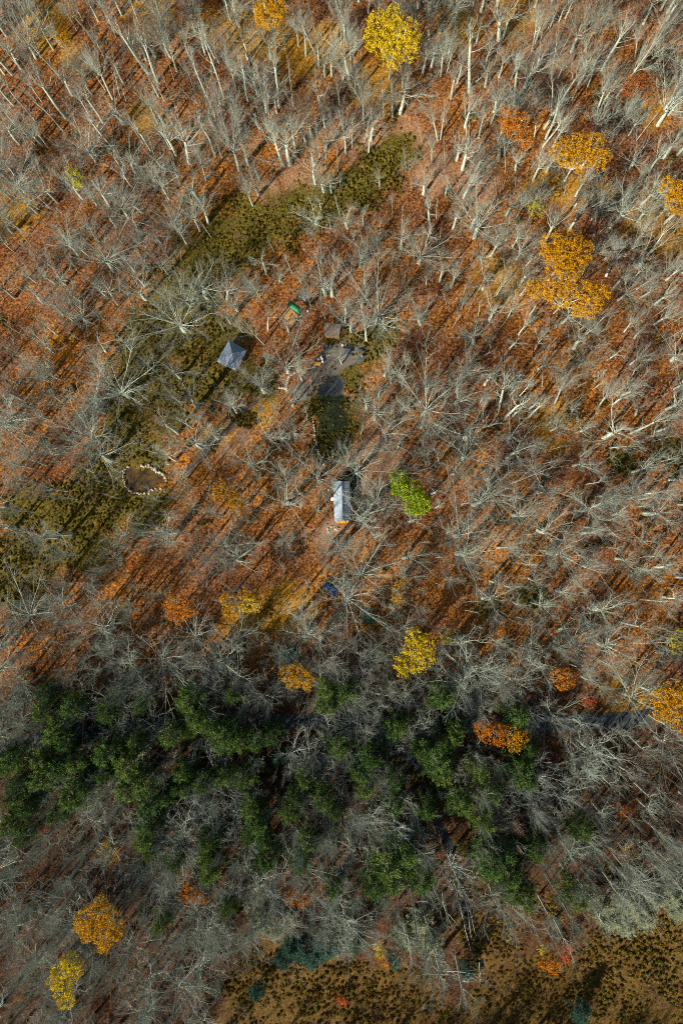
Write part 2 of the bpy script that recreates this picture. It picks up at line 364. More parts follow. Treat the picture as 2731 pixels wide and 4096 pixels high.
for i in range(7):
    add_proto('broad', 100 + i, 'bark', 'twig', H=19, R=5, fork=(.50, .56, .46, .58, .52, .44, .55)[i], leaders=(11, 9, 13, 7, 10, 14, 8)[i], counts=[7, 5, 4], trunk_r=.55, wig=(.07, .10, .06, .16, .08, .06, .12)[i], up=(.08, .05, .10, .02, .06, .05, .07)[i], spread=(1.0, 1.05, .95, 1.1, .9, 1.3, .95)[i], twig_r=.0125)
for i in range(6):
    add_proto('slim', 200 + i, 'bark', 'twig' if i % 3 else 'twig_brown', H=20, R=3, fork=(.60, .66, .62, .55, .7, .64)[i], leaders=(5, 4, 3, 6, 4, 3)[i], counts=[6, 4, 3], trunk_r=.27, wig=(.06, .06, .10, .07, .08, .08)[i], up=.16, spread=(.32, .36, .30, .40, .42, .2)[i], twig_r=.012)
for i in range(5):
    add_proto('sapling', 300 + i, 'twig' if i > 2 else 'twig_brown', 'twig' if i > 2 else 'twig_brown', H=8, R=2, fork=.18, leaders=(5, 6, 4, 7, 5)[i], counts=[5, 4, 3], trunk_r=.07, wig=.15, up=.08, spread=.7, twig_r=.012)

# ------------------------------------------------------------------ where the bare trees stand (read off the photo, tile by tile)
# tiles: origin, scale; entries bx,by,tx,ty,r (foot, crown, crown radius) or x,y,r (crown only)
S1 = 1.742; S2 = .9956
TILES = [
((0,0),S1,"445,575,190,250,95;460,820,190,500,110;440,905,150,620,65;250,840,0,560,60;785,685,640,400,135;1100,570,940,200,100;1030,510,740,120,90;670,310,480,60,70;1215,560,1150,360,75;500,420,330,210,60;720,850,580,600,85;780,1020,560,770,80;835,660,790,480,45;1510,830,1330,380,65;1560,680,1400,190,75;1240,780,1120,490,55;1500,1080,1390,820,95;1200,980,1110,800,70;1060,1060,930,870,75;680,1080,620,950,85;210,1050,110,850,70;945,1200,900,1090,75;1320,1130,1270,880,65;110,1220,0,1100,60;280,150,160,0,60;1090,390,1000,260,45;1180,290,1090,40,40;1500,400,1400,200,60;880,700,840,600,50;590,520,480,420,60;1000,1000,880,800,50;450,330,330,190,40;870,860,760,750,70;300,1180,200,1130,60;1400,1010,1270,900,70;1560,960,1480,800,50;60,400,0,300,40;1150,1180,1060,1080,50"),
((900,0),S1,"100,180,60,20,60;75,260,0,80,40;222,155,180,0,30;630,380,500,80,100;640,260,580,40,60;380,740,330,400,85;160,700,90,400,100;475,745,440,450,40;245,925,190,750,75;865,545,790,270,60;875,500,900,240,55;800,800,785,560,85;1070,120,1070,0,22;1420,270,1430,30,40;1500,530,1530,280,100;1105,820,1090,580,55;1165,810,1155,560,60;1220,790,1260,570,75;965,860,955,560,35;1480,980,1430,760,85;1500,970,1530,740,85;1370,1000,1340,840,65;655,1090,630,870,75;620,1160,580,960,35;410,1160,290,830,50;450,1150,410,880,65;840,1060,820,800,40;885,1030,890,830,45;790,1200,780,1050,65;100,1190,10,880,50;180,1190,110,1000,35;1260,1170,1240,1040,45;1440,1140,1440,950,30;1530,1180,1520,1000,50;690,830,620,560,50;970,990,1020,800,65;490,1050,470,830,45;750,990,730,800,40;320,1050,260,900,40;560,980,500,800,40;1330,180,1330,20,50;800,230,790,90,60;1100,1180,1050,1160,40"),
((1831,0),S1,"75,640,110,200,120;85,560,190,500,100;285,280,290,60,60;300,280,380,60,60;510,380,560,90,85;630,200,700,30,55;660,460,690,220,45;690,420,800,210,55;880,350,990,100,90;1000,480,1180,130,85;1230,400,1270,180,90;1100,680,1320,350,135;1270,440,1460,140,100;390,750,435,420,90;410,740,430,640,80;560,470,590,350,75;590,1020,760,800,115;610,960,720,640,90;650,820,640,500,65;720,700,880,450,130;900,600,1010,330,80;960,790,1060,530,30;1000,920,1110,740,75;1240,980,1380,800,50;1390,870,1530,640,60;1330,1190,1440,1030,115;145,960,180,760,90;530,950,555,820,55;490,740,540,600,55;330,1190,320,1000,55;1400,600,1500,540,85;280,1110,300,960,55;870,90,980,0,40;60,950,40,720,50;30,1180,70,1000,50;120,1190,180,1080,50;1180,620,1270,480,60;400,1180,420,1080,40;1340,420,1420,200,60;1500,560,1560,420,60;250,460,280,330,50;700,1180,740,1130,50;500,1180,570,1080,40;1180,1180,1250,1100,60"),
((0,700),S1,"90,400,0,280,50;60,500,30,430,60;260,540,160,410,70;300,890,220,800,130;500,1000,400,920,95;820,900,720,750,110;825,820,820,710,90;740,1230,680,1150,170;960,1095,800,1000,80;1250,390,1180,250,65;1265,400,1260,310,50;960,380,900,260,75;1170,570,1080,440,80;1265,600,1260,540,60;1470,430,1420,360,45;1130,660,1060,560,60;980,560,880,450,60;790,660,680,520,80;600,750,490,600,70;430,270,260,190,70;680,210,610,100,65;880,170,780,110,65;1400,180,1310,50,80;1280,790,1240,740,35;1340,910,1250,840,60;1450,860,1390,730,80;1560,860,1500,780,65;1290,1085,1220,1000,80;1330,1160,1250,1100,45;1560,1080,1530,1020,90;310,1170,200,1070,85;110,1140,60,1080,70;640,400,560,290,60;180,120,60,20,60;400,60,330,0,60;1100,60,1020,0,50;430,370,300,340,70;500,480,430,370,60;860,480,800,420,60;620,560,520,480,60;380,650,300,560,50;1000,260,880,190,50;700,500,620,450,50;460,760,400,700,40;30,870,0,820,60;1030,1190,980,1150,50"),
((900,700),S1,"690,120,650,20,40;745,125,720,20,30;800,70,800,0,45;670,240,650,160,80;800,280,780,180,60;850,370,840,280,50;1075,75,1075,0,22;1165,290,1160,150,60;1235,380,1240,240,70;1300,110,1290,30,90;1380,130,1380,30,55;1435,400,1430,190,85;1470,300,1480,180,50;960,350,960,240,60;1085,400,1080,330,80;340,530,300,450,55;465,680,420,570,85;560,560,540,480,65;600,690,570,630,90;770,670,765,560,80;670,610,660,540,35;1060,460,1040,370,50;1320,590,1290,470,95;1350,610,1370,520,60;1150,650,1165,560,45;1490,480,1500,380,55;1505,580,1520,500,45;1040,740,1045,640,60;700,830,680,730,65;745,840,750,730,80;990,870,980,760,110;1360,1040,1340,950,150;1060,1030,1080,920,85;985,1150,985,980,135;300,1080,300,930,120;275,1180,130,1030,155;870,930,860,850,45;700,1010,680,960,80;560,880,530,830,65;20,870,10,760,55;1120,1060,1110,1040,75;1540,900,1515,820,25;740,380,720,320,60;900,450,890,400,55;420,480,400,460,50;880,620,880,590,60;1000,560,980,530,50;480,820,460,790,50;1400,760,1400,700,30;160,780,150,750,70;90,940,60,900,60;640,340,620,300,50;500,1010,490,1000,60;380,740,370,700,50"),
((1831,700),S2,"190,260,200,190,70;335,280,400,150,85;190,160,215,100,32;120,150,140,90,40;65,250,90,160,35;30,150,40,70,50;640,110,690,50,50;440,220,510,110,22;700,280,760,190,60;760,310,860,190,45;590,400,620,330,70;720,360,725,340,50;710,455,790,400,50;840,470,896,420,45;700,410,670,420,45;190,380,180,340,50;95,340,90,320,40;195,570,230,500,70;80,560,85,510,50;240,635,290,570,50;485,655,560,600,62;660,625,700,570,60;780,595,870,540,40;310,690,340,630,60;400,600,390,590,60;60,670,50,630,40;130,690,120,650,60;700,650,720,610,60;460,690,500,640,45;735,20,780,0,40;270,360,310,320,30;560,230,620,180,40;540,30,560,0,30;850,130,890,90,40;20,480,30,440,40;860,290,880,260,30;420,80,430,40,30;590,600,610,560,40;880,660,896,620,40"),
((0,1400),S2,"75,140,20,100,55;190,120,150,95,52;240,200,190,170,62;300,200,260,165,50;400,210,370,200,50;340,280,320,280,50;450,320,430,300,40;440,440,380,410,50;30,300,0,290,50;160,550,60;340,610,330,600,50;130,580,40;770,310,700,270,75;600,210,550,170,50;720,110,680,80,28;710,330,640,260,65;680,360,70;540,410,520,400,30;700,490,62;720,540,60;815,555,52;535,685,55;620,650,38;70,420,55;850,645,62;425,578,25;120,330,50;60,200,50;250,350,50;200,440,45;300,460,35;30,520,45;230,590,45;40,640,50;330,340,40;640,410,45;760,360,50;180,30,45;90,50,50;440,150,45;740,180,40;660,170,35"),
((900,1400),S2,"50,60,88;130,112,42;213,95,46;20,200,46;465,55,450,20,40;660,130,655,85,105;725,205,62;817,215,46;555,190,46;145,240,40;545,300,50;320,240,52;170,340,30;215,340,26;105,450,45;185,450,36;285,560,70;357,508,40;495,432,46;533,475,46;600,580,46;550,675,60;690,365,30;840,350,830,330,50;800,450,790,400,60;685,455,50;635,330,42;820,120,42;240,600,40;370,640,60;60,680,60;600,230,40;30,440,45;700,560,30;880,180,40;730,30,50;640,650,40;860,440,40;860,620,50;740,640,30;230,40,35;160,20,35"),
((1831,1400),S2,"160,240,190,120,110;100,280,100,200,60;350,160,340,90,25;385,210,420,120,62;190,265,260,200,50;280,270,340,210,50;450,260,460,220,62;550,240,620,140,62;700,100,705,60,62;850,40,880,20,40;740,290,720,220,60;690,330,830,250,100;400,340,420,300,82;580,350,660,310,42;600,390,700,380,60;270,490,280,480,95;480,430,520,400,62;490,460,570,480,72;690,485,800,460,90;720,595,800,580,62;640,565,60;500,590,470,590,72;540,580,620,590,75;740,650,830,660,42;200,360,220,340,52;120,370,150,350,36;55,325,50;50,600,42;110,600,46;330,625,62;270,650,50;150,560,50;140,460,40;30,420,42;10,480,42;100,20,140,10,42;440,40,460,20,40;650,680,52;380,560,40;400,440,50;250,400,45;860,560,50;560,640,45;870,340,40;300,130,40;20,180,45;220,590,40;590,520,50"),
((0,2100),S2,"225,120,50;200,40,36;362,190,68;240,240,52;370,315,82;210,300,62;490,348,67;292,390,55;82,320,57;70,370,42;540,30,52;640,30,46;750,125,82;830,130,62;870,200,52;520,250,52;600,310,36;422,480,62;358,595,72;60,540,62;60,660,62;672,490,46;750,460,36;765,565,78;870,560,46;450,660,62;520,600,52;640,270,32;240,580,40;180,480,42;130,60,40;30,30,45;300,540,40;570,480,40;570,380,35;620,560,50;380,420,35;30,440,50;160,380,40;560,670,45;860,80,45"),
((900,2100),S2,"330,50,42;230,80,26;275,110,32;395,115,52;325,240,62;558,48,56;470,90,52;655,80,47;740,130,46;810,70,46;860,130,42;540,200,36;600,260,56;795,270,52;420,370,42;490,310,40;185,240,36;210,340,42;100,80,62;40,40,62;648,418,67;600,500,62;560,540,46;440,580,62;650,640,56;210,530,42;50,560,46;90,640,62;320,440,36;100,490,46;150,400,42;720,660,42;760,360,36;870,540,46;510,650,36;30,140,45;400,280,25;620,170,35;280,380,35;860,240,40;690,560,35;20,480,40;490,540,45;220,170,25;380,450,30"),
((1831,2100),S2,"228,90,90;150,40,62;120,150,62;305,165,72;460,70,62;430,110,50;730,60,740,70,100;600,90,650,95,30;690,200,710,200,82;500,160,540,170,50;430,210,480,230,72;540,290,570,310,52;850,305,75;365,325,92;400,420,430,410,47;150,300,52;20,230,52;70,350,42;90,410,52;240,390,36;180,485,62;260,550,62;510,400,540,390,46;620,430,640,420,52;560,450,42;175,605,82;527,585,62;650,575,52;800,540,840,550,50;680,490,42;755,415,82;20,650,52;60,590,52;440,520,52;450,600,42;850,610,880,620,30;380,30,45;40,120,45;20,480,50;330,230,40;600,350,40;320,480,30;560,30,50;880,430,45;660,330,30;30,40,45;330,660,35;590,660,40"),
((0,2750),S2,"125,160,72;50,80,72;50,180,62;160,40,52;480,110,36;470,30,62;350,240,46;785,230,57;633,362,62;513,435,46;370,400,46;780,450,62;840,500,62;860,400,42;690,590,42;680,650,42;780,640,46;390,580,46;130,645,74;300,620,56;240,560,42;650,30,46;60,400,50;20,600,50;440,500,40;290,150,35;720,330,40;500,260,30;580,560,35"),
((900,2750),S2,"385,150,36;130,65,77;535,105,82;510,50,46;720,40,62;790,150,52;860,60,36;360,300,72;480,300,52;120,200,52;220,230,42;120,310,52;260,290,42;600,380,77;230,380,42;110,440,46;30,460,52;20,570,42;370,490,77;310,450,52;540,560,72;270,600,77;380,640,62;750,500,52;680,590,46;800,660,52;700,480,36;430,590,50;50,370,52;290,70,45;620,170,25;850,420,25;160,560,40;530,470,35;630,640,40"),
((1831,2750),S2,"410,132,98;150,80,46;190,20,52;30,50,52;760,270,77;625,410,72;430,475,72;110,455,67;160,340,52;90,300,52;95,585,77;230,550,46;330,540,52;10,400,36;795,465,62;540,530,52;550,630,72;440,640,52;350,650,52;860,650,52;830,600,52;690,60,42;740,70,42;640,300,46;100,670,52;320,370,42;480,360,40;860,180,45;560,280,40;720,560,50;880,480,45;240,640,40;700,350,45"),
((0,3396),S2,"150,40,77;340,20,62;50,220,62;100,280,52;50,420,62;100,500,62;170,560,62;430,560,82;380,500,62;480,490,72;210,640,62;670,130,62;680,20,46;770,10,52;870,50,56;700,400,67;620,380,52;300,60,52;50,580,60;60,650,60;600,440,45;200,300,50;250,330,50;850,400,72;30,330,55;30,120,50;120,360,50;200,420,45;290,470,40;330,640,60;250,150,45;130,180,45;760,300,40;560,300,35;30,30,50;420,300,30;500,620,45;420,140,35"),
((900,3396),S2,"300,60,72;370,90,56;310,130,42;470,150,46;420,20,52;245,320,62;200,260,52;350,270,62;430,250,52;100,360,72;40,400,60;680,140,46;800,60,62;770,170,52;760,250,46;850,220,46;520,240,52;650,270,52;710,190,40;820,370,52;805,480,75;770,400,62;700,340,52;550,300,45;30,100,50;60,180,45;600,330,40;870,560,40;30,20,45;180,100,35;870,450,45;480,320,40;900,300,45;150,330,40"),
((1831,3396),S2,"25,610,92;380,40,62;440,0,62;560,20,56;170,170,52;300,220,45;350,90,50;490,190,62;710,110,72;840,100,62;800,60,62;560,240,62;480,340,52;380,310,52;270,290,52;600,330,45;420,220,50;330,380,40;750,20,50;620,90,50;880,30,50;660,200,45;440,400,35;400,400,40;650,30,45;520,110,50;310,150,40;220,260,40"),
]
KEEPOUT = [(1324, 2355, 34), (1368, 1950, 34), (1368, 2000, 34), (1370, 2060, 34), (1182, 1232, 36), (1330, 1318, 32), (1300, 1440, 34), (1392, 1410, 34), (1440, 1434, 22), (1312, 1392, 20), (905, 1410, 26), (560, 1915, 66), (671, 1853, 18)]
trees = []      # dict(base, up vector, H, R, px)
for (ox, oy), s, txt in TILES:
    for e in txt.split(';'):
        a = [float(x) for x in e.split(',')]
        if len(a) == 5:
            bu, bv, tu, tv, r = ox + a[0] / s, oy + a[1] / s, ox + a[2] / s, oy + a[3] / s, a[4] / s
            P0 = at(bu, bv); q = Vector(ray(tu, tv)); rel = P0.xy
            h = CAM.z - q.dot(rel) / q.dot(q) if q.length > .18 else 13.0
            h = max(7.0, min(22.0, h)); T = at(tu, tv, h); L = T.xy - P0.xy
            mx = .38 * h
            if L.length > mx: L = L * (mx / L.length); P0 = Vector((T.x - L.x, T.y - L.y, 0))
            # keep the crown on its pixel
            P0 = Vector((T.x - L.x, T.y - L.y, 0))
        else:
            tu, tv, r = ox + a[0] / s, oy + a[1] / s, a[2] / s
            rm = r * mpp(12); h = max(11.0, min(18.0, 9.5 + rm * 1.6)); T = at(tu, tv, h)
            rg = random.Random(int(tu * 7 + tv)); L = Vector((rg.uniform(-.07, .07) * h, rg.uniform(-.07, .07) * h)); P0 = Vector((T.x - L.x, T.y - L.y, 0))
        for ox_, oy_, orr in KEEPOUT:
            dd_ = math.dist((tu, tv), (ox_, oy_))
            if dd_ < r + orr: r = max(dd_ - orr, .55 * r)
            if dd_ < orr * .9: r = 0
        if r < 8: continue
        trees.append(dict(base=P0, L=L, hc=h, R=r * mpp(h), px=(tu, tv), rpx=r, bpx=proj(P0)))
trees.sort(key=lambda d: -(d['rpx'] + .12 * math.dist(d['px'], d['bpx'])))
vis = [d for d in trees if -20 < d['px'][0] < W + 20 and -20 < d['px'][1] < HP + 20]
SOLO = vis[:300]; _ids = {id(d) for d in SOLO}; REST = [d for d in trees if id(d) not in _ids]

def pose(d, pr, rng):
    up = Vector((d['L'].x, d['L'].y, d['hc'])); q = Vector((0, 0, 1)).rotation_difference(up) @ Quaternion((0, 0, 1), rng.random() * 6.283)
    k = d['R'] * .84 / pr['R']; kz = up.length / pr['hc']
    k = max(.35, min(1.9, k)); kz = max(.4, min(1.5, kz))
    return q, (k, k, kz)
def pick(d, rng):
    kind = 'broad' if d['R'] / d['hc'] > .235 else 'slim'
    return rng.choice(PROT[kind]), kind
rng = random.Random(11)
bare_objs = []
for d in SOLO:
    pr, kind = pick(d, rng); q, sc_ = pose(d, pr, rng)
    e = bpy.data.objects.new('bare_tree', None); COL.objects.link(e); e.location = d['base']; e.rotation_mode = 'QUATERNION'; e.rotation_quaternion = q; e.scale = sc_
    for nm in ('trunk', 'crown'):
        c = bpy.data.objects.new(nm, pr[nm]); COL.objects.link(c); c.parent = e
    pr.setdefault('src', [o for o in e.children])
    bare_objs.append((e, d, kind))

# ------------------------------------------------------------------ geometry-node scatter for what nobody could count
def scatter(name, items, sources, label):
    """items: (location, euler, scale, index); sources: list of lists of objects standing in the scene"""
    me = bpy.data.meshes.new(name); me.from_pydata([tuple(i[0]) for i in items], [], [])
    for nm, ty, k in (('rot', 'FLOAT_VECTOR', 1), ('scl', 'FLOAT_VECTOR', 2)):
        a = me.attributes.new(nm, ty, 'POINT'); a.data.foreach_set('vector', np.array([i[k] for i in items], np.float32).reshape(-1))
    a = me.attributes.new('idx', 'INT', 'POINT'); a.data.foreach_set('value', np.array([i[3] for i in items], np.int32))
    o = bpy.data.objects.new(name, me); COL.objects.link(o)
    ng = bpy.data.node_groups.new(name, 'GeometryNodeTree')
    ng.interface.new_socket('Geometry', in_out='INPUT', socket_type='NodeSocketGeometry'); ng.interface.new_socket('Geometry', in_out='OUTPUT', socket_type='NodeSocketGeometry')
    gi = ng.nodes.new('NodeGroupInput'); go = ng.nodes.new('NodeGroupOutput'); ip = ng.nodes.new('GeometryNodeInstanceOnPoints'); jn = ng.nodes.new('GeometryNodeJoinGeometry')
    for src in sources:
        j2 = ng.nodes.new('GeometryNodeJoinGeometry')
        for s in src:
            oi = ng.nodes.new('GeometryNodeObjectInfo'); oi.inputs['Object'].default_value = s; oi.transform_space = 'ORIGINAL'
            ng.links.new(oi.outputs['Geometry'], j2.inputs[0])
        gt = ng.nodes.new('GeometryNodeGeometryToInstance'); ng.links.new(j2.outputs[0], gt.inputs[0]); ng.links.new(gt.outputs[0], jn.inputs[0])
    def attr(nm, ty):
        n = ng.nodes.new('GeometryNodeInputNamedAttribute'); n.data_type = ty; n.inputs['Name'].default_value = nm; return n.outputs['Attribute']
    ng.links.new(gi.outputs[0], ip.inputs['Points']); ng.links.new(jn.outputs[0], ip.inputs['Instance'])
    ip.inputs['Pick Instance'].default_value = True
    ng.links.new(attr('idx', 'INT'), ip.inputs['Instance Index'])
    e2r = ng.nodes.new('FunctionNodeEulerToRotation'); ng.links.new(attr('rot', 'FLOAT_VECTOR'), e2r.inputs[0]); ng.links.new(e2r.outputs[0], ip.inputs['Rotation'])
    ng.links.new(attr('scl', 'FLOAT_VECTOR'), ip.inputs['Scale']); ng.links.new(ip.outputs[0], go.inputs[0])
    md = o.modifiers.new('scatter', 'NODES'); md.node_group = ng
    tag(o, label, kind='stuff'); return o

def zval(items, u, v):
    best = 0
    for x, y, r in items:
        d2 = ((u - x) ** 2 + (v - y) ** 2) / (r * r)
        if d2 < 6: best = max(best, math.exp(-d2 * .7))
    return best
def pldist(u, v, pl):
    return float(seg_dist(np.array([u]), np.array([v]), pl)[0])
KEEP = [(540, 1415 / K * 1.0, 0)]
CLEAR = [(530,812,45),(680,705,32),(760,830,65),(785,1150,40),(757,1352,28),(320,1100,48),(765,895,35),(765,960,30),(620,960,22),(560,1010,22),(500,1065,22),(765,765,28)]  # fv: keep objects in view
def clear(u, v): return any((u / K - x) ** 2 + (v / K - y) ** 2 < r * r for x, y, r in CLEAR)

rng = random.Random(5)
srcs = [p['src'] for k in ('broad', 'slim') for p in PROT[k] if 'src' in p]; plist = [p for k in ('broad', 'slim') for p in PROT[k] if 'src' in p]
items = []
for d in REST:
    pr = rng.choice(plist); q, sc_ = pose(d, pr, rng); items.append((d['base'], tuple(q.to_euler()), sc_, plist.index(pr)))
grid = {}
def free(p, r):
    cx_, cy_ = int(p.x // 4), int(p.y // 4)
    for i in range(cx_ - 2, cx_ + 3):
        for j in range(cy_ - 2, cy_ + 3):
            for q in grid.get((i, j), ()):
                if (q.x - p.x) ** 2 + (q.y - p.y) ** 2 < r * r: return False
    return True
def put(p): grid.setdefault((int(p.x // 4), int(p.y // 4)), []).append(p)
for d in trees: put(d['base'])
cnt = [0, 0, 0]; CAP = (520, 600, 1250)
for _ in range(60000):
    p = Vector((rng.uniform(-165, 150), rng.uniform(-215, 205), 0)); u, v = proj(p + Vector((0, 0, 10)))
    uf, vf = u / K, v / K; reg = 0 if vf < 650 else 1 if vf < 1480 else 2
    if cnt[reg] >= CAP[reg]: continue
    if clear(u, v) or clear(*proj(p)): continue
    dens = 1.0
    if zval(OLIVE, uf, vf) > .5: dens = .08
    if zval(FIELD, uf, vf) > .4: dens = .02
    if abs(v - 2890) < 30: dens *= .25
    if rng.random() > dens or not free(p, 2.3): continue
    put(p); cnt[reg] += 1
    h = rng.uniform(11, 16) if reg == 0 else rng.uniform(10, 15)
    kinds = PROT['slim'] if (reg == 0 or rng.random() < .5) else PROT['broad']
    pr = rng.choice([q for q in kinds if 'src' in q]); k = plist.index(pr); R = rng.uniform(1.0, 1.9) if reg < 2 else rng.uniform(1.5, 2.8)
    s_ = R / pr['R']; items.append((p, (rng.uniform(-.05, .05), rng.uniform(-.05, .05), rng.random() * 6.28), (s_, s_, h / pr['hc'] * .9), k))

scatter('bare_tree_mass', items, srcs, 'smaller bare grey trees filling the forest between the larger ones')

# saplings (a few on their own; the rest brush nobody could count)
sap = []
SAPX = [(1690,1560),(1720,2010),(1040,1320),(1560,1840),(1790,1720)]
for i, (u, v) in enumerate(SAPX):
    pr = PROT['sapling'][i]; e = empty('sapling', at(u, v)); e.scale = (1.2, 1.2, .9)
    for nm in ('trunk', 'crown'):
        c = bpy.data.objects.new(nm, pr[nm]); COL.objects.link(c); c.parent = e
    pr['src'] = list(e.children); sap.append(e)
items = []
for _ in range(60000):
    if len(items) >= 1900: break
    p = Vector((rng.uniform(-150, 140), rng.uniform(-205, 195), 0)); u, v = proj(p + Vector((0, 0, 3)))
    if clear(u, v) and rng.random() < .93: continue
    uf, vf = u / K, v / K; dens = .35 + .65 * (mnoise.noise(Vector((p.x * .03, p.y * .03, 3))) > 0)
    if zval(OLIVE, uf, vf) > .4: dens *= .22
    if zval(FIELD, uf, vf) > .35: dens *= .12
    if rng.random() > dens: continue
    if pldist(u, v, ROAD) < 38: continue
    s_ = rng.uniform(.5, 1.25)
    items.append((p, (rng.uniform(-.15, .15), rng.uniform(-.15, .15), rng.random() * 6.28), (s_ * 1.15, s_ * 1.15, s_ * rng.uniform(.5, 1.0)), rng.choice((3, 4, 3, 4, 0)) if (vf > 1480 or rng.random() < .22) else rng.randrange(3)))
scatter('brush', items, [PROT['sapling'][i]['src'] for i in range(5)], 'low leafless reddish brown brush covering the forest floor')

# ------------------------------------------------------------------ leafy trees
def leafy(name, lobes, mats, label, cat, hc=12.0, leaf=.30, dens=1.0, group=None, flat=.75, trunkless=False, seed=0, sparse=0.0):
    """lobes: (fx, fy, fr[, material index]) in the 1568-wide view"""
    rng = random.Random(seed + int(lobes[0][0] * 13 + lobes[0][1]))
    L = []
    for lb in lobes:
        R = lb[2] * K * mpp(hc) * 1.15; z = hc + rng.uniform(-.12, .12) * R
        L.append((at(lb[0] * K, lb[1] * K, z), R, lb[3] if len(lb) > 3 else 0))
    cen = sum((p for p, r, _ in L), Vector()) / len(L); base = Vector((cen.x, cen.y, 0))
    root = empty(name, base); tag(root, label, cat, group)
    if not trunkless:
        A = MB(); fk = Vector((0, 0, hc * .42))
        A.tube([Vector((0, 0, -.3)), Vector((.1, 0, hc * .2)), fk], [hc * .022, hc * .018, hc * .015], 6)
        for p, R, _ in L:
            e = p - base; mid = fk.lerp(e, .55) + Vector((0, 0, .8))
            A.tube([fk, mid, e], [hc * .012, hc * .008, .04], 5)
            for k in range(7):
                a = rng.random() * 6.28; tip = e + Vector((math.cos(a) * R * .75, math.sin(a) * R * .75, rng.uniform(-.1, .5) * R))
                A.tube([mid.lerp(e, rng.random()), tip], [.07, .02], 3)
        A.build('trunk', M['bark'], root, True)
    groups = {}
    for p, R, mi in L:
        B = groups.setdefault(mi, MB()); c = p - base; off = Vector((rng.uniform(0, 99), rng.uniform(0, 99), 0))
        nc = int(max(12, 7.5 * R * R * dens)); per = max(6, int(14 * dens))
        for _ in range(nc):                               # leaf clumps through the crown's volume, most near its skin
            d = rvec(rng).normalized()
            if d.z < -.35: d.z *= -.5; d.normalize()
            bump = 1 + .34 * mnoise.noise(d * 1.7 + off) + .22 * mnoise.noise(d * 4.3 + off)
            if mnoise.noise(d * 3.1 - off) < -.42 + sparse: continue
            rr = R * bump * (1 - .35 * rng.random() ** 2); q = c + Vector((d.x * rr, d.y * rr, d.z * rr * flat)); cs = rng.uniform(.35, .65)
            for _k in range(per):
                nrm = d * .5 + rvec(rng) * .7 + Vector((-.15, -.2, .35))
                B.quad(q + rvec(rng) * cs * .55, nrm, leaf * rng.uniform(.6, 1.25), rng, .85)
    for mi, B in groups.items():
        if B.v: B.build('crown', M[mats[mi]], root)
    return root

LT = []   # (object, short, centre px fv)
def lt(short, label, lobes, mat, hc=12, **kw):
    mats = [mat] if isinstance(mat, str) else mat
    o = leafy(kw.pop('name', 'autumn_tree'), lobes, mats, label, kw.pop('cat', 'autumn tree'), hc, **kw)
    w = sum(l[2] ** 2 for l in lobes); LT.append((o, short, (sum(l[0] * l[2] ** 2 for l in lobes) / w, sum(l[1] * l[2] ** 2 for l in lobes) / w)))
lt('largest lemon yellow tree', 'large lemon yellow tree in full leaf near the top centre, biggest yellow crown', [(872,62,30),(925,75,32),(868,105,24),(933,112,26),(897,140,20),(903,42,22),(897,90,32),(950,92,16),(852,88,16)], 'leaf_yellow', 17)
lt('golden tree on the top edge', 'golden yellow leafy tree touching the top edge, left of the largest lemon yellow tree', [(610,20,22),(628,42,24),(640,20,22),(605,42,18)], 'leaf_gold', 14)
lt('dull orange top edge tree', 'dull orange leafy understory trees crown at the top edge, left of the golden one', [(400,15,26),(440,12,30),(470,20,22),(425,38,20)], 'leaf_rust', 6, sparse=.12)
lt('small yellow top left tree', 'small loose yellow tree among bare trunks near the top left corner', [(138,82,13),(150,100,14),(142,98,8)], 'leaf_gold', 5, sparse=.15)
lt('lime yellow sapling', 'small lime yellow tree standing alone in bare woods at upper left', [(168,400,15),(178,412,15),(180,425,9)], 'leaf_olive', 11)
lt('orange tree with a pale stem', 'orange tree with pale stem showing below it, upper right, above the mustard round tree', [(1170,268,22),(1192,285,20),(1180,300,20),(1205,320,15),(1160,285,14)], 'leaf_orange', 14)
lt('mustard round tree', 'wide mustard yellow tree at upper right, below the orange tree with pale stem', [(1292,350,26),(1325,338,28),(1360,340,26),(1375,365,22),(1330,370,26),(1300,365,18)], ['leaf_gold', 'leaf_yellow'], 14)
lt('rusty dark orange tree', 'rusty dark orange tree beside the pale forked trunk near the upper right corner', [(1455,200,24),(1485,205,24),(1475,180,18),(1495,222,16),(1440,218,16)], 'leaf_rust', 10, sparse=.05)
lt('small gold upper right tree', 'small gold tree between mustard round tree and the right edge', [(1390,425,14),(1400,438,10)], 'leaf_gold', 9)
lt('small olive upper right tree', 'small olive green tree left of the white forked tree at upper right', [(1225,468,14),(1230,485,14)], 'leaf_olive', 8)
lt('gold tree on the right edge', 'gold leafy tree cut by the right edge, upper part of the photo', [(1535,430,22),(1558,440,24),(1548,468,20),(1560,480,16)], 'leaf_gold', 12)
lt('amber round tree', 'big amber tree, upper one of the two touching golden crowns on the right', [(1270,565,28),(1305,560,28),(1330,580,26),(1275,600,26),(1315,605,26),(1300,630,22),(1295,585,30)], 'leaf_gold', 17)
lt('wide golden tree', 'wide golden brown tree, lower one of the two touching golden crowns on the right', [(1225,668,20),(1255,662,24),(1285,685,24),(1335,668,24),(1375,672,20),(1350,695,28),(1328,712,16),(1300,672,20)], 'leaf_gold', 15)
lt('rust shrub left', 'rust and amber leafy shrub tree on the left between two spreading bare trees', [(135,775,20),(145,795,22),(125,800,16)], 'leaf_rust', 5, sparse=.1)
lt('orange tree below the driveway', 'orange brown leafy tree right of and below the rocky pond', [(508,1122,18),(525,1140,20),(545,1150,18),(548,1166,13),(495,1135,12)], 'leaf_gold', 12)
lt('green and yellow tree', 'dense green tree turning yellow, standing right of the long metal roofed house', [(920,1102,20),(935,1125,24),(955,1145,24),(968,1160,20),(948,1165,18),(915,1125,14)], 'leaf_lime', 13, dens=1.3)
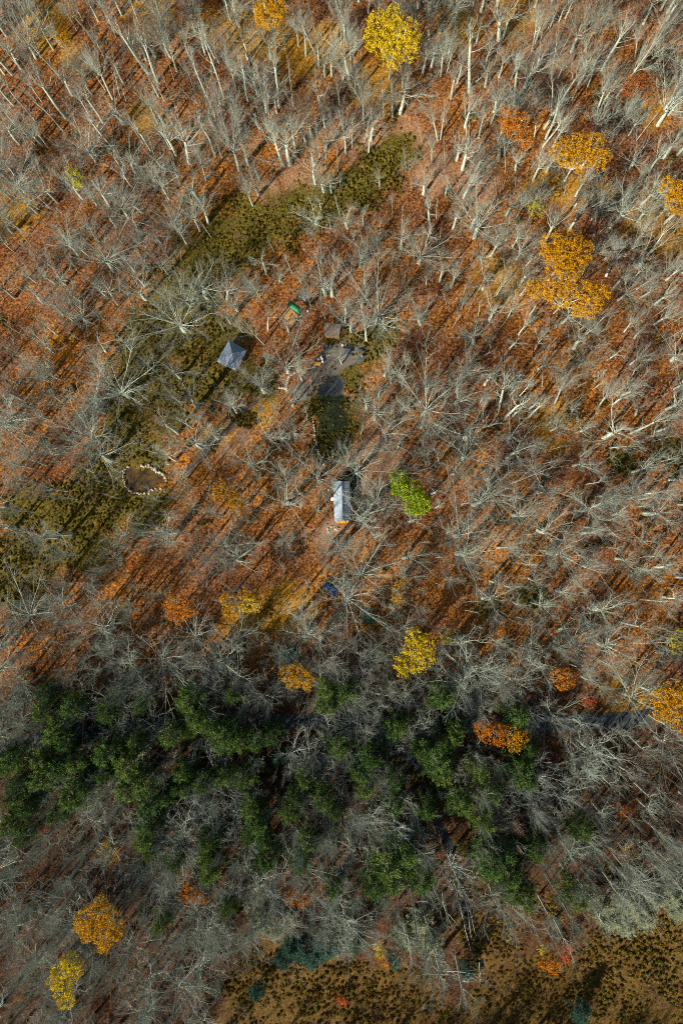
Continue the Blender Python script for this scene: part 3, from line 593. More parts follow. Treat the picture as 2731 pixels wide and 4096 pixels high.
lt('orange round tree lower left', 'orange round tree below the pond, left of the lime and yellow tree', [(400,1385,20),(425,1395,22),(405,1405,20),(440,1400,14),(412,1420,13)], 'leaf_orange', 12, sparse=.05)
lt('lime and yellow tree', 'loose lime and yellow tree with gaps left of and below the blue car', [(525,1380,17,0),(530,1402,15,0),(560,1370,14,0),(575,1385,17,1),(560,1400,12,1),(590,1392,10,1)], ['leaf_gold', 'leaf_yellow'], 11, sparse=.12)
lt('narrow yellow tree', 'narrow upright yellow tree right of the blue car', [(919,1335,11),(916,1352,13),(912,1370,12),(920,1385,10)], 'leaf_gold', 10, sparse=.05)
lt('tiny amber shrub', 'tiny amber shrub just below the small round green cedar', [(832,1447,9),(840,1446,7)], 'leaf_gold', 4)
lt('bright yellow lower centre tree', 'bright yellow ragged tree below right of the blue car, shaded olive at its top', [(955,1462,20),(975,1480,20),(950,1490,22),(975,1510,20),(930,1525,20),(918,1522,14),(925,1545,11),(960,1525,16)], 'leaf_yellow', 14)
lt('small yellow orange shrub', 'small yellow orange shrub beside the ragged bright yellow tree', [(1025,1462,12),(1035,1472,9)], 'leaf_olive', 6)
lt('amber lower centre tree', 'amber orange tree directly below a small dark green cedar, lower centre', [(660,1545,18),(685,1545,20),(700,1560,18),(675,1562,16),(705,1575,9)], 'leaf_gold', 12)
lt('round orange tree right', 'round bright orange tree at right above the big white domed bare tree', [(1278,1550,15),(1298,1555,16),(1290,1570,14),(1310,1568,11)], 'leaf_orange', 11)
lt('gold tree on the lower right edge', 'large gold tree cut by the right edge beside the shaded road', [(1520,1600,22),(1548,1590,26),(1545,1625,28),(1520,1635,20),(1565,1610,24),(1560,1655,18)], 'leaf_gold', 15)
lt('half orange half yellow tree', 'wide tree half orange half yellow just below the road', [(1108,1672,17,0),(1130,1682,20,0),(1152,1692,18,0),(1175,1682,16,1),(1195,1695,18,1),(1180,1710,14,1)], ['leaf_orange', 'leaf_gold'], 14)
lt('coral shrub beside the road', 'small coral red shrub on the upper verge of the shaded road', [(1345,1610,10),(1360,1612,9)], 'leaf_red', 4)
lt('small red orange tree far left', 'small red orange tree under the pines near the left edge', [(98,1900,11),(104,1912,9)], 'leaf_red', 7)
lt('flame orange tree', 'flame shaped orange tree with pointed top, lower left centre', [(435,2010,9),(432,2028,14),(440,2048,20),(460,2062,16),(425,2055,14)], 'leaf_orange', 11)
lt('orange tree lower centre', 'orange tree right of the flame shaped one, under white bare branches', [(658,2045,13),(675,2060,15),(693,2068,12)], 'leaf_orange', 9)
lt('small yellow sprig', 'small thin yellow tree between the two lower orange trees', [(592,2042,10),(600,2055,8)], 'leaf_gold', 6, sparse=.15)
lt('big golden lower left tree', 'big golden tree at lower left, upper one of a touching pair', [(205,2105,24),(235,2090,24),(260,2115,24),(215,2135,26),(245,2145,24),(190,2125,16),(265,2140,16),(240,2175,12),(238,2068,13)], 'leaf_gold', 17)
lt('yellow lower left tree', 'yellow tree near the lower left corner, lower one of a touching pair', [(165,2210,20),(145,2230,20),(175,2225,16),(130,2250,17),(150,2265,22),(160,2295,15),(145,2300,11)], 'leaf_yellow', 16)
lt('yellow to orange strip', 'narrow shrub grading from yellow to orange at the edge of the brown meadow', [(868,2172,8,0),(872,2190,9,0),(882,2205,9,1),(892,2215,8,1)], ['leaf_yellow', 'leaf_orange'], 5)
lt('orange shrub by the meadow', 'orange and gold shrub below the brook at lower right', [(1250,2212,12),(1266,2220,13),(1280,2212,9)], 'leaf_orange', 4)
lt('red shrub by the meadow', 'red shrub right of the orange shrub below the brook', [(1296,2190,10),(1304,2180,8),(1300,2202,8)], 'leaf_red', 4)
lt('tiny yellow shrub by the meadow', 'tiny yellow shrub left of the red shrub below the brook', [(1243,2180,8)], 'leaf_yellow', 4)
lt('red meadow shrub', 'small red orange shrub alone in the brown meadow at the bottom', [(783,2298,8),(792,2302,6)], 'leaf_red', 1.8)
lt('faded orange shrub', 'faded orange shrub above the big golden lower left tree', [(170,2062,12),(160,2075,10),(180,2050,9)], 'leaf_rust', 4, sparse=.2)
lt('faded amber tree', 'faded amber thin tree among bare crowns at lower right', [(1445,1955,13),(1438,1970,10)], 'leaf_gold', 7, sparse=.25)
lt('faint orange crown right', 'faint orange thin tree above the faded amber one at lower right', [(1425,1858,14),(1442,1868,11)], 'leaf_rust', 7, sparse=.25)
lt('red shrub left of centre', 'small dark red shrub among bare crowns left of the lime and yellow tree', [(306,1300,8)], 'leaf_red', 4, sparse=.2)
lt('scarlet sapling', 'small scarlet sapling right of the gravel clearing', [(985,948,10),(975,940,7)], 'leaf_red', 4, sparse=.25)
lt('amber glow on the right', 'amber brown low tree under bare branches right of centre', [(1290,985,16),(1300,1000,14),(1280,1000,12)], 'leaf_rust', 5, sparse=.25)
lt('mixed gold green tree at the right edge', 'gold and green tree at the right edge above the large gold one', [(1545,1470,14),(1555,1490,13),(1560,1455,10)], 'leaf_olive', 9, sparse=.1)
lt('amber understory tree', 'amber understory tree between thin white trunks left of the amber round tree', [(1108,640,15),(1118,650,13)], 'leaf_rust', 6, sparse=.2)
lt('small amber leaf tree at top', 'small amber tree among white trunks on the top edge, right of the lemon yellow tree', [(1150,5,10),(1160,14,10)], 'leaf_gold', 8, sparse=.1)
lt('rusty tree under the amber one', 'rust red low tree right of the small olive tree at upper right', [(1395,510,11),(1405,505,8)], 'leaf_rust', 5)

# ------------------------------------------------------------------ pines
def grow_pine(seed, H=18, R=4.6):
    rng = random.Random(seed); A = MB(); B = MB()
    A.tube([Vector((0, 0, -.3)), Vector((0, 0, H * .5)), Vector((0, 0, H * .96))], [.34, .22, .05], 6)
    lv = 15
    for i in range(lv):
        tz = i / (lv - 1); z = H * (.28 + .70 * tz); L = R * (1 - tz) ** .62 * rng.uniform(.75, 1.15) + .5; nb = 6 if tz < .8 else 4
        for k in range(nb):
            a = rng.random() * 6.28; l = L * rng.uniform(.6, 1.15); rise = rng.uniform(.02, .35)
            tip = Vector((math.cos(a) * l, math.sin(a) * l, z + l * rise)); root = Vector((0, 0, z)); A.tube([root, tip], [.06, .02], 3)
            for s in range(max(2, int(l * 1.5))):
                f = 1 - .7 * (s / max(1, int(l * 1.5))) ** 1.0; q = root.lerp(tip, f) + Vector((rng.gauss(0, .35), rng.gauss(0, .35), rng.gauss(0, .12)))
                for _ in range(16):
                    dd = (Vector((math.cos(a), math.sin(a), .6)) + rvec(rng) * .8).normalized(); ln = rng.uniform(.35, .7)
                    sd_ = dd.cross(rvec(rng)).normalized() * rng.uniform(.05, .10); b = len(B.v); p0 = q + rvec(rng) * .22
                    B.v += [p0 - sd_ * .6, p0 + sd_ * .6, p0 + dd * ln + sd_, p0 + dd * ln - sd_]; B.f.append((b, b + 1, b + 2, b + 3))
    return A, B
PINE = []
for i in range(5):
    A, B = grow_pine(700 + i, 18, (4.6, 4.0, 5.0, 4.3, 4.8)[i]); PINE.append((A.mesh('trunk', M['dark_bark']), B.mesh('crown', M['needle']), (4.6, 4.0, 5.0, 4.3, 4.8)[i]))
A, B = grow_pine(720, 14, 4.2); BLUEP = (A.mesh('trunk', M['dark_bark']), B.mesh('crown', M['needle_blue']), 4.2)
A, B = grow_pine(730, 12, 4.6); WILP = (A.mesh('trunk', M['bark']), B.mesh('crown', M['willow']), 4.6)
PX = [(110,1590,20),(170,1622,26),(435,1608,30),(455,1650,30),(515,1690,34),(490,1665,26),(328,1618,20),(555,1700,22),(255,1730,34),(300,1752,32),(245,1770,24),(140,1758,34),(105,1785,32),(35,1740,26),(170,1825,32),(68,1848,24),(205,1800,24),(100,1740,24),(180,1740,26),(350,1842,32),(385,1828,22),(335,1922,26),(350,1950,18),(590,1885,30),(575,1915,22),(612,1968,26),(775,1712,26),(850,1735,34),(835,1770,24),(1000,1740,36),(1015,1775,24),(970,1720,24),(1035,1690,26),(1048,1668,22),(905,1840,24),(1190,1765,32),(1205,1790,22),(890,1985,36),(925,1955,34),(860,2030,26),(965,2010,30),(900,2020,26),(1125,1975,36),(1155,1950,28),(1165,2005,28),(1205,2055,24),(1330,1900,24),(480,1925,26),(470,1965,18),(765,2028,20),(790,1590,28),(750,1585,20),(1010,1600,26),(60,1918,18),(770,1860,16),(375,2112,20),(525,2080,18),(820,1770,16)]
BLX = [(695,2185,22),(720,2200,22),(745,2180,20),(770,2175,18),(815,2168,20),(730,2165,18),(650,2210,14),(665,2180,16),(905,2208,14),(590,2280,14),(665,1502,16),(847,1415,16),(1210,1750,14),(640,1740,16),(1075,2232,14),(1335,2330,18)]
WLX = [(1385,2080,26),(1420,2065,28),(1450,2090,28),(1480,2110,24),(1400,2110,24),(1540,2060,24),(1555,2090,22),(1435,2130,20),(1350,2060,20),(960,2120,22),(930,2160,22),(985,2165,22),(600,2120,22),(630,2140,18),(330,2100,16),(1500,2070,20)]
PINES = []
_rg = random.Random(31)
while len(PX) < 105:
    x, y = _rg.uniform(-20, 1580), _rg.uniform(1590, 2075)
    if min(math.dist((x, y), q[:2]) for q in PX) < 34 or (y > 1900 and x < 260) or abs(y - 1655) < 12 or (x > 1230 and y < 1700) or math.dist((x, y), (1080, 2050)) < 70: continue
    if x > 1230 and _rg.random() < .6: continue
    if min(math.dist((x, y), c) for _, _, c in LT) < 46: continue
    PX.append((x, y, _rg.uniform(17, 27)))
rng = random.Random(77)
for lst, kind, cat in ((PX, 'pine_tree', 'pine'), (BLX, 'cedar_tree', 'cedar'), (WLX, 'willow_shrub', 'willow')):
    for fx_, fy_, fr in lst:
        src = rng.choice(PINE) if kind == 'pine_tree' else BLUEP if kind == 'cedar_tree' else WILP
        H0 = 18 if kind == 'pine_tree' else 14 if kind == 'cedar_tree' else 12
        hh = {'pine_tree': 19, 'cedar_tree': 9, 'willow_shrub': 6}[kind] * (.75 + fr / 120)
        z = hh * .65; R = fr * K * mpp(z) * 1.35; p = at(fx_ * K, fy_ * K, z)
        e = empty(kind, Vector((p.x, p.y, 0)), rng.random() * 6.28); s = R / src[2]; e.scale = (s, s, hh / H0)
        for nm, mm in (('trunk', src[0]), ('crown', src[1])):
            c = bpy.data.objects.new(nm, mm); COL.objects.link(c); c.parent = e
        e['category'] = cat; PINES.append((e, kind, (fx_, fy_), fr))

# ------------------------------------------------------------------ leafy undergrowth
SHR = []
for i, (u, v, mt, lab) in enumerate([(845, 1640, 'shrub_olive', 'olive shrub between the slate roofed pavilion and the pond'), (1000, 1560, 'shrub_olive', 'olive green shrub below the slate roofed pavilion'),
                                     (1480, 3990, 'shrub_brown', 'brown shrub in the lower meadow left of the grey bottom edge tree'), (1270, 3960, 'shrub_brown', 'mustard brown shrub in the meadow at the bottom')]):
    rg = random.Random(900 + i); B = MB()
    for _ in range(60):
        d = rvec(rg).normalized(); d.z = abs(d.z); q = Vector((d.x, d.y, d.z * .9)) * rg.uniform(.5, 1.0)
        for _k in range(4): B.quad(q + rvec(rg) * .15, d + rvec(rg) * .7, rg.uniform(.25, .5), rg, .7)
    e = empty('shrub', at(u, v)); tag(e, lab, 'shrub'); f = B.build('foliage', M[mt], e)
    S_ = MB()
    for k in range(5): a = k * 1.25; S_.tube([Vector((0, 0, 0)), Vector((math.cos(a) * .5, math.sin(a) * .5, .8))], [.03, .01], 3)
    S_.build('stem', M['dark_bark'], e); SHR.append([f])
def undergrowth(name, zones, n, src, label, th, smin, smax, cond=None):
    items = []
    for _ in range(n * 20):
        if len(items) >= n: break
        p = Vector((rng.uniform(-125, 122), rng.uniform(-180, 170), 0)); u, v = proj(p)
        z = zval(zones, u / K, v / K) + .8 * mnoise.noise(Vector((p.x * .12, p.y * .12, 0))) + .3 * mnoise.noise(Vector((p.x * .5, p.y * .5, 0)))
        if z < th: continue
        if clear(u, v) and rng.random() < .8: continue
        if bool(in_poly(np.array([u]), np.array([v]), POND)[0]): continue
        if pldist(u, v, ROAD) < 42 or (cond and not cond(u / K, v / K)): continue
        k = rng.uniform(smin, smax)
        items.append((p + Vector((0, 0, -.05)), (0, 0, rng.random() * 6.28), (k, k, k * rng.uniform(.6, 1.3)), rng.randrange(len(src))))
    scatter(name, items, src, label)
undergrowth('green_undergrowth', OLIVE, 8000, SHR[:2], 'dense olive green leafy undergrowth in the curving clearing', .5, .15, .5)
undergrowth('meadow_brush', FIELD, 5000, SHR[2:], 'mottled brown and mustard brush of the meadow along the bottom', .4, .2, .6)
undergrowth('meadow_green', [(640,2290,90),(700,2260,60),(1490,2220,90),(1540,2170,70),(1380,2280,60),(1120,2140,50),(1100,2040,40),(1180,1870,40)], 2600, SHR[:2], 'olive green brush patches of the meadow and brook side', .45, .2, .6)
undergrowth('rusty_undergrowth', [(1100,2140,60),(1260,2100,70),(1200,2190,60),(1340,2170,60),(850,2270,70),(1290,2060,50),(1150,1950,60)], 2200, SHR[2:], 'rusty brown brush beside the brook', .45, .2, .6)

# ------------------------------------------------------------------ buildings and objects
def frame(u0, v0, u1, v1, z):
    """local frame with x axis along the pixel line"""
    a, b = at(u0, v0, z), at(u1, v1, z); d = (b - a); return math.atan2(d.y, d.x), (a + b) / 2, d.length
def loc_fn(c, ang):
    ca, sa = math.cos(ang), math.sin(ang)
    return lambda p: Vector((p.x * ca - p.y * sa, p.x * sa + p.y * ca, p.z))
# long house
ang, cen, Ln = frame(1365, 1925, 1370, 2083, 3.6)
hs = empty('long_house', (cen.x, cen.y, 0), ang); tag(hs, 'long narrow house with pale blue grey metal gable roof near the middle', 'house')
# local: x along the ridge (towards image bottom), +y = image right
I = lambda p: p
hw = 2.65
mb = MB(); prof = [(-2.35, 0), (2.35, 0), (2.35, 2.95), (0, 4.25), (-2.35, 2.95)]
mb.prism(prof, -Ln / 2 + .3, Ln / 2 - .35, lambda p: Vector((p.y, p.x, p.z))); mb.build('wall', M['house_wall'], hs)
for sgn, nm in ((-1, 'roof'), (1, 'roof')):
    r_ = MB(); prof = [(0, 4.53), (sgn * hw, 2.90), (sgn * hw, 3.02), (0, 4.65)]
    r_.prism(prof, -Ln / 2, Ln / 2, lambda p: Vector((p.y, p.x, p.z)))
    n_r = 22
    for k in range(n_r):                                   # standing ribs of the metal
        x = -Ln / 2 + .2 + (Ln - .4) * k / (n_r - 1)
        r_.prism([(sgn * .05, 4.60), (sgn * (hw - .03), 3.0), (sgn * (hw - .03), 3.055), (sgn * .05, 4.655)], x - .03, x + .03, lambda p: Vector((p.y, p.x, p.z)))
    r_.build(nm, M['roof_metal'], hs)
rc = MB(); rc.box((0, 0, 4.69), Ln + .02, .28, .07); rc.build('ridge_cap', M['roof_metal'], hs)
ch = MB(); ch.box((-Ln / 2 + 5.6, -hw - .35, 2.3), 1.1, 1.4, .12); ch.box((-Ln / 2 + 5.3, -hw - .8, 1.15), .1, .1, 2.2); ch.box((-Ln / 2 + 6.0, -hw - .8, 1.15), .1, .1, 2.2); ch.build('porch_roof', M['white_paint'], hs)
dk = MB()
for k in range(9): dk.box((Ln / 2 + .05 + k * .0, -2.2 + k * .5, .42), 1.3, .46, .06)
dk.box((Ln / 2 + .05, -.2, .2), 1.2, 4.2, .36); dk.build('deck', M['orange_wood'], hs)
for k, (dx, sy) in enumerate(((-4, 1), (0, 1), (4, 1), (-4, -1), (2, -1))):
    w_ = MB(); w_.box((dx, sy * 2.37, 1.6), 1.1, .07, .9); fr_ = w_.build('window', M['white_paint'], hs); g_ = MB(); g_.box((dx, sy * 2.41, 1.6), .95, .03, .75); g_.build('pane', M['glass'], fr_)
d_ = MB(); d_.box((Ln / 2 - .33, .5, 1.4), .06, .9, 2.0); dr = d_.build('door', M['white_paint'], hs); d_ = MB(); d_.box((Ln / 2 - .27, .82, 1.35), .06, .06, .12); d_.build('handle', M['dark_metal'], dr)

# pavilion: hipped slate roof
pz = 2.6
cr = [at(868, 1447, pz), at(942, 1482, pz), at(988, 1402, pz), at(916, 1360, pz)]; apex = at(934, 1412, 4.6)
pc = sum(cr, Vector()) / 4; pv = empty('pavilion', (pc.x, pc.y, 0)); tag(pv, 'square pavilion with blue grey hipped slate roof partly under a white bare tree', 'pavilion')
cl = [p - Vector((pc.x, pc.y, 0)) for p in cr]; al = apex - Vector((pc.x, pc.y, 0)); al = Vector((al.x * .5, al.y * .5, al.z))
R_ = MB()
for i in range(4):
    a, b = cl[i], cl[(i + 1) % 4]; n = 9
    for k in range(n):                                    # courses of shingles, each a hair proud of the next
        f0, f1 = k / n, (k + 1) / n; up = Vector((0, 0, .05))
        q = [a.lerp(al, f0) + up, b.lerp(al, f0) + up, b.lerp(al, f1), a.lerp(al, f1)]
        bq = len(R_.v); R_.v += q + [a.lerp(al, f0), b.lerp(al, f0)]; R_.f += [(bq, bq + 1, bq + 2, bq + 3), (bq + 4, bq + 5, bq + 1, bq)]
bq = len(R_.v); R_.v += [c - Vector((0, 0, .02)) for c in cl]; R_.f.append((bq + 3, bq + 2, bq + 1, bq))
R_.build('roof', M['roof_slate'], pv)
for c in cl:
    h_ = MB(); h_.tube([c + Vector((0, 0, .06)), al + Vector((0, 0, .06))], [.07, .07], 4, True); h_.build('hip_ridge', M['roof_slate'], pv)
    p_ = MB(); q = Vector((c.x * .86, c.y * .86, 0)); p_.tube([q, q + Vector((0, 0, 2.62))], [.11, .11], 4, True); p_.build('post', M['grey_wood'], pv)
f_ = MB(); bq = 0; f_.v = [Vector((c.x * .92, c.y * .92, z)) for z in (.0, .18) for c in cl]; f_.f = [(4, 5, 6, 7), (3, 2, 1, 0)] + [(i, (i + 1) % 4, 4 + (i + 1) % 4, 4 + i) for i in range(4)]; f_.build('floor', M['grey_wood'], pv)

# green canopy shelter and its deck
gp = [at(1159, 1201, 2.5), at(1213, 1237, 2.5), at(1200, 1261, 2.5), at(1150, 1222, 2.5)]
gc = sum(gp, Vector()) / 4; gs = empty('canopy_shelter', (gc.x, gc.y, 0)); tag(gs, 'green tarpaulin canopy shelter over the upper end of the wooden platform', 'canopy')
gl = [p - Vector((gc.x, gc.y, 0)) for p in gp]; n = 5
T_ = MB()
for k in range(n * 4 + 1):
    f = k / (n * 4); a = gl[0].lerp(gl[1], f); b = gl[3].lerp(gl[2], f); sag = -.12 * abs(math.sin(f * n * math.pi))
    for j in range(7):
        s = j / 6; q = a.lerp(b, s); q.z += sag + .55 * math.sin(s * math.pi); T_.v.append(q)
for k in range(n * 4):
    for j in range(6): i = k * 7 + j; T_.f.append((i, i + 7, i + 8, i + 1))
tp = T_.build('tarpaulin', M['green_tarp'], gs, True); sm_ = tp.modifiers.new('thick', 'SOLIDIFY'); sm_.thickness = .03
for k in range(n + 1):
    f = k / n; a = gl[0].lerp(gl[1], f); b = gl[3].lerp(gl[2], f); H_ = MB(); pts = [Vector((a.x, a.y, 0))] + [a.lerp(b, j / 6) + Vector((0, 0, .05 + .55 * math.sin(j / 6 * math.pi))) for j in range(7)] + [Vector((b.x, b.y, 0))]
    H_.tube(pts, [.035] * len(pts), 4); H_.build('hoop', M['dark_metal'], gs)
dp = [at(1157, 1228, .5), at(1192, 1262, .5), at(1172, 1300, .5), at(1128, 1266, .5)]
dc = sum(dp, Vector()) / 4; de = empty('wooden_platform', (dc.x, dc.y, 0)); tag(de, 'orange brown plank platform in front of the green canopy', 'platform')
dl = [p - Vector((dc.x, dc.y, 0)) for p in dp]; D_ = MB(); n = 14
for k in range(n):
    a0 = dl[0].lerp(dl[1], k / n + .004); a1 = dl[0].lerp(dl[1], (k + 1) / n - .004); b0 = dl[3].lerp(dl[2], k / n + .004); b1 = dl[3].lerp(dl[2], (k + 1) / n - .004)
    b = len(D_.v); D_.v += [a0, a1, b1, b0] + [q - Vector((0, 0, .06)) for q in (a0, a1, b1, b0)]; D_.f += [(b, b + 1, b + 2, b + 3), (b + 7, b + 6, b + 5, b + 4)] + [(b + i, b + 4 + i, b + 4 + (i + 1) % 4, b + (i + 1) % 4) for i in range(4)]
D_.build('planks', M['deck_wood'], de)
for q in dl: s_ = MB(); s_.box((q.x * .93, q.y * .93, .22), .14, .14, .44); s_.build('post', M['grey_wood'], de)
for k, (u, v) in enumerate(((1160, 1266), (1150, 1286))):
    p = at(u, v, .5); e = empty('folding_chair', (p.x, p.y, .5), .6 + k * 1.4); tag(e, ('grey folding chair in the middle of the wooden platform', 'dark folding chair at the lower corner of the wooden platform')[k], 'chair')
    mm = M['slate_plastic'] if k == 0 else M['dark_metal']
    s_ = MB(); s_.box((0, 0, .42), .48, .46, .04); s_.build('seat', mm, e); s_ = MB(); s_.box((-.24, 0, .68), .04, .46, .46); s_.build('backrest', mm, e)
    for sx in (-1, 1):
        for sy in (-1, 1): s_ = MB(); s_.tube([Vector((sx * .21, sy * .2, 0)), Vector((sx * .18, sy * .19, .41))], [.018, .018], 4); s_.build('leg', M['dark_metal'], e)

# pergola with grid roof
pp = [at(1299, 1291, 2.3), at(1362, 1296, 2.3), at(1356, 1350, 2.3), at(1297, 1340, 2.3)]
pc = sum(pp, Vector()) / 4; pg = empty('pergola', (pc.x, pc.y, 0)); tag(pg, 'grey square pergola with slatted grid roof above the gravel clearing', 'pergola')
pl_ = [p - Vector((pc.x, pc.y, 0)) for p in pp]
for k in range(4):
    a, b = pl_[k], pl_[(k + 1) % 4]; s_ = MB(); s_.tube([a - Vector((0, 0, .06)), b - Vector((0, 0, .06))], [.08, .08], 4, True); s_.build('beam', M['grey_wood'], pg)
    s_ = MB(); s_.tube([Vector((a.x, a.y, 0)), a - Vector((0, 0, .1))], [.08, .08], 4, True); s_.build('post', M['grey_wood'], pg)
s_ = MB()
for k in range(24):
    f = (k + .5) / 24; s_.tube([pl_[0].lerp(pl_[3], f) + Vector((0, 0, .05)), pl_[1].lerp(pl_[2], f) + Vector((0, 0, .05))], [.075, .075], 4, True)
for k in range(9):
    f = (k + .5) / 9; s_.tube([pl_[0].lerp(pl_[1], f) + Vector((0, 0, .15)), pl_[3].lerp(pl_[2], f) + Vector((0, 0, .15))], [.035, .035], 4, True)
s_.build('slat_roof', M['grey_wood'], pg)
fl = MB(); fl.v = [Vector((q.x * .97, q.y * .97, z)) for z in (0, .15) for q in pl_]; fl.f = [(7, 6, 5, 4), (0, 1, 2, 3)] + [(i, 4 + i, 4 + (i + 1) % 4, (i + 1) % 4) for i in range(4)]; fl.build('floor', M['deck_wood'], pg)

def lounger(u, v, du, dv, L, Wd, mat, label):
    p = at(u, v); a = math.atan2(-dv, du); e = empty('lounge_chair', (p.x, p.y, 0), a); tag(e, label, 'lounge chair', 'lounge chairs in the gravel clearing')
    s = MB(); s.box((-L * .12, 0, .38), L * .62, Wd, .08); s.build('seat', mat, e)
    s = MB(); b = s.prism([(L * .2, .38), (L * .5, .95), (L * .5 - .06, .99), (L * .16, .42)], -Wd / 2, Wd / 2, lambda q: Vector((q.x, q.y, q.z))); s.build('backrest', mat, e)
    for sy in (-1, 1): s = MB(); s.box((L * .02, sy * (Wd / 2 + .05), .58), L * .42, .1, .05); s.build('armrest', mat, e)
    for sx in (-.38, .12):
        for sy in (-1, 1): s = MB(); s.box((L * sx, sy * Wd * .42, .17), .07, .07, .34); s.build('leg', M['dark_metal'], e)
lounger(1305, 1391, 5, -18, 1.7, .72, M['slate_plastic'], 'left one of two slate grey lounge chairs below the pergola')
lounger(1320, 1392, 5, -18, 1.7, .72, M['slate_plastic'], 'right one of two slate grey lounge chairs below the pergola')
lounger(1443, 1434, 11, -19, 1.9, .8, M['teal_fabric'], 'dark teal lounge chair at the right edge of the gravel clearing')
# picnic table
p = at(1392, 1409); e = empty('picnic_table', (p.x, p.y, 0), math.atan2(-4, 32)); tag(e, 'dark blue grey picnic table with a bench and grill, right in the clearing', 'picnic table')
s = MB()
for k in range(5): s.box((0, -.42 + k * .21, .76), 2.4, .195, .05)
s.build('table_top', M['slate_plastic'], e)
for sy in (-1, 1):
    s = MB(); s.box((0, sy * 1.0, .45), 2.4, .38, .05); s.build('bench', M['slate_plastic'], e)
for sx in (-1, 1):
    s = MB(); s.tube([Vector((sx * .9, -.8, 0)), Vector((sx * .9, -.2, .74))], [.05, .05], 4); s.tube([Vector((sx * .9, .8, 0)), Vector((sx * .9, .2, .74))], [.05, .05], 4); s.tube([Vector((sx * .9, -1.0, .40)), Vector((sx * .9, 1.0, .40))], [.05, .05], 4); s.build('leg', M['dark_metal'], e)
p = at(1388, 1396); e = empty('barbecue_grill', (p.x, p.y, 0), -.1); tag(e, 'black barrel barbecue grill behind the picnic table', 'grill')
s = MB(); s.tube([Vector((-1.1, 0, .9)), Vector((1.1, 0, .9))], [.34, .34], 12, True); s.build('barrel', M['black'], e)
s = MB(); s.tube([Vector((-.9, -.36, .95)), Vector((.9, -.36, .95))], [.03, .03], 5, True); s.build('handle', M['rim'], e)
for sx in (-1, 1):
    for sy in (-1, 1): s = MB(); s.tube([Vector((sx * .8, sy * .3, 0)), Vector((sx * .8, sy * .15, .7))], [.035, .035], 4); s.build('leg', M['dark_metal'], e)
p = at(1438, 1403); e = empty('low_table', (p.x, p.y, 0), -.15); tag(e, 'low dark slate table right of the black grill', 'table')
s = MB(); s.box((0, 0, .42), 1.6, .75, .06); s.build('table_top', M['slate_plastic'], e)
for sx in (-1, 1):
    for sy in (-1, 1): s = MB(); s.box((sx * .7, sy * .3, .2), .07, .07, .4); s.build('leg', M['dark_metal'], e)
# white tubs
def tub(u, v, r, h, mat, label, open_top=False, name='round_tub'):
    p = at(u, v); e = empty(name, (p.x, p.y, 0)); tag(e, label, 'tub', 'round tubs in the clearing'); n = 20; s = MB()
    if open_top:
        s.tube([Vector((0, 0, 0)), Vector((0, 0, h)), Vector((0, 0, h + .001)), Vector((0, 0, h * .3))], [r * .85, r, r * .82, r * .8], n); s.build('body', M['white_paint'], e)
        s = MB(); s.tube([Vector((0, 0, h * .3)), Vector((0, 0, h * .32))], [r * .79, r * .79], n, True); s.build('filling', M['black'], e)
    else:
        s.tube([Vector((0, 0, 0)), Vector((0, 0, h * .9)), Vector((0, 0, h))], [r * .82, r * .95, r * .95], n); s.build('body', mat, e)
        s = MB(); s.tube([Vector((0, 0, h - .02)), Vector((0, 0, h + .05))], [r, r * .97], n, True); s.build('lid', mat, e)
tub(1283.6, 1429.5, .40, .75, M['white_paint'], 'white round tub with lid, topmost of three in a row beside the orange box')
tub(1287.6, 1438, .40, .75, M['white_paint'], 'white round tub with lid, middle of three beside the orange box')
tub(1290, 1448.5, .38, .7, M['white_paint'], 'white round tub with lid, bottom one of three beside the orange box')
tub(1272.5, 1439, .42, .6, M['white_paint'], 'open white rimmed tub with dark inside, left of the three lidded tubs', True)
tub(1369, 1382.5, .34, .4, M['white_paint'], 'white round tub alone in the grass above the clearing')
tub(1230.5, 1246, .26, .45, M['white_paint'], 'small pale tub right of the green canopy')
p = at(1270, 1456); e = empty('wooden_box', (p.x, p.y, 0), -.12); tag(e, 'orange yellow wooden box bench below the white tubs', 'box')
s = MB()
for k in range(4): s.box((0, -.36 + k * .24, .62), 2.2, .225, .05)
s.build('lid', M['orange_wood'], e); s = MB(); s.box((0, 0, .3), 2.1, .9, .58); s.build('body', M['orange_wood'], e)
# barrel near the house
p = at(1313.5, 1962); e = empty('rain_barrel', (p.x, p.y, 0)); tag(e, 'small white and blue barrel left of the long house', 'barrel')
s = MB(); s.tube([Vector((0, 0, 0)), Vector((0, 0, .35)), Vector((0, 0, .7))], [.3, .36, .3], 14, True); s.build('body', M['car_blue'], e); s = MB(); s.tube([Vector((0, 0, .7)), Vector((0, 0, .75))], [.33, .33], 14, True); s.build('lid', M['white_paint'], e)
# white bench by the pond
p = at(671, 1853); e = empty('garden_bench', (p.x, p.y, 0), math.atan2(-9, 5)); tag(e, 'white garden bench above the rocky pond', 'bench')
s = MB(); s.box((0, 0, .45), 1.25, .5, .05); s.build('seat', M['white_paint'], e); s = MB(); s.box((0, -.27, .72), 1.25, .05, .5); s.build('backrest', M['white_paint'], e)
for sx in (-1, 1): s = MB(); s.box((sx * .52, 0, .21), .07, .44, .42); s.build('leg', M['white_paint'], e)
p = at(2676, 2353); e = empty('yellow_drum', (p.x, p.y, 0), .3); tag(e, 'small bright yellow drum at the right edge under a bare tree', 'drum')
s = MB(); s.tube([Vector((0, 0, 0)), Vector((0, 0, .45)), Vector((0, 0, .9))], [.3, .34, .3], 12, True); s.build('body', M['yellow_plastic'], e); s = MB(); s.tube([Vector((0, 0, .9)), Vector((0, 0, .96))], [.32, .32], 12, True); s.build('lid', M['yellow_plastic'], e)

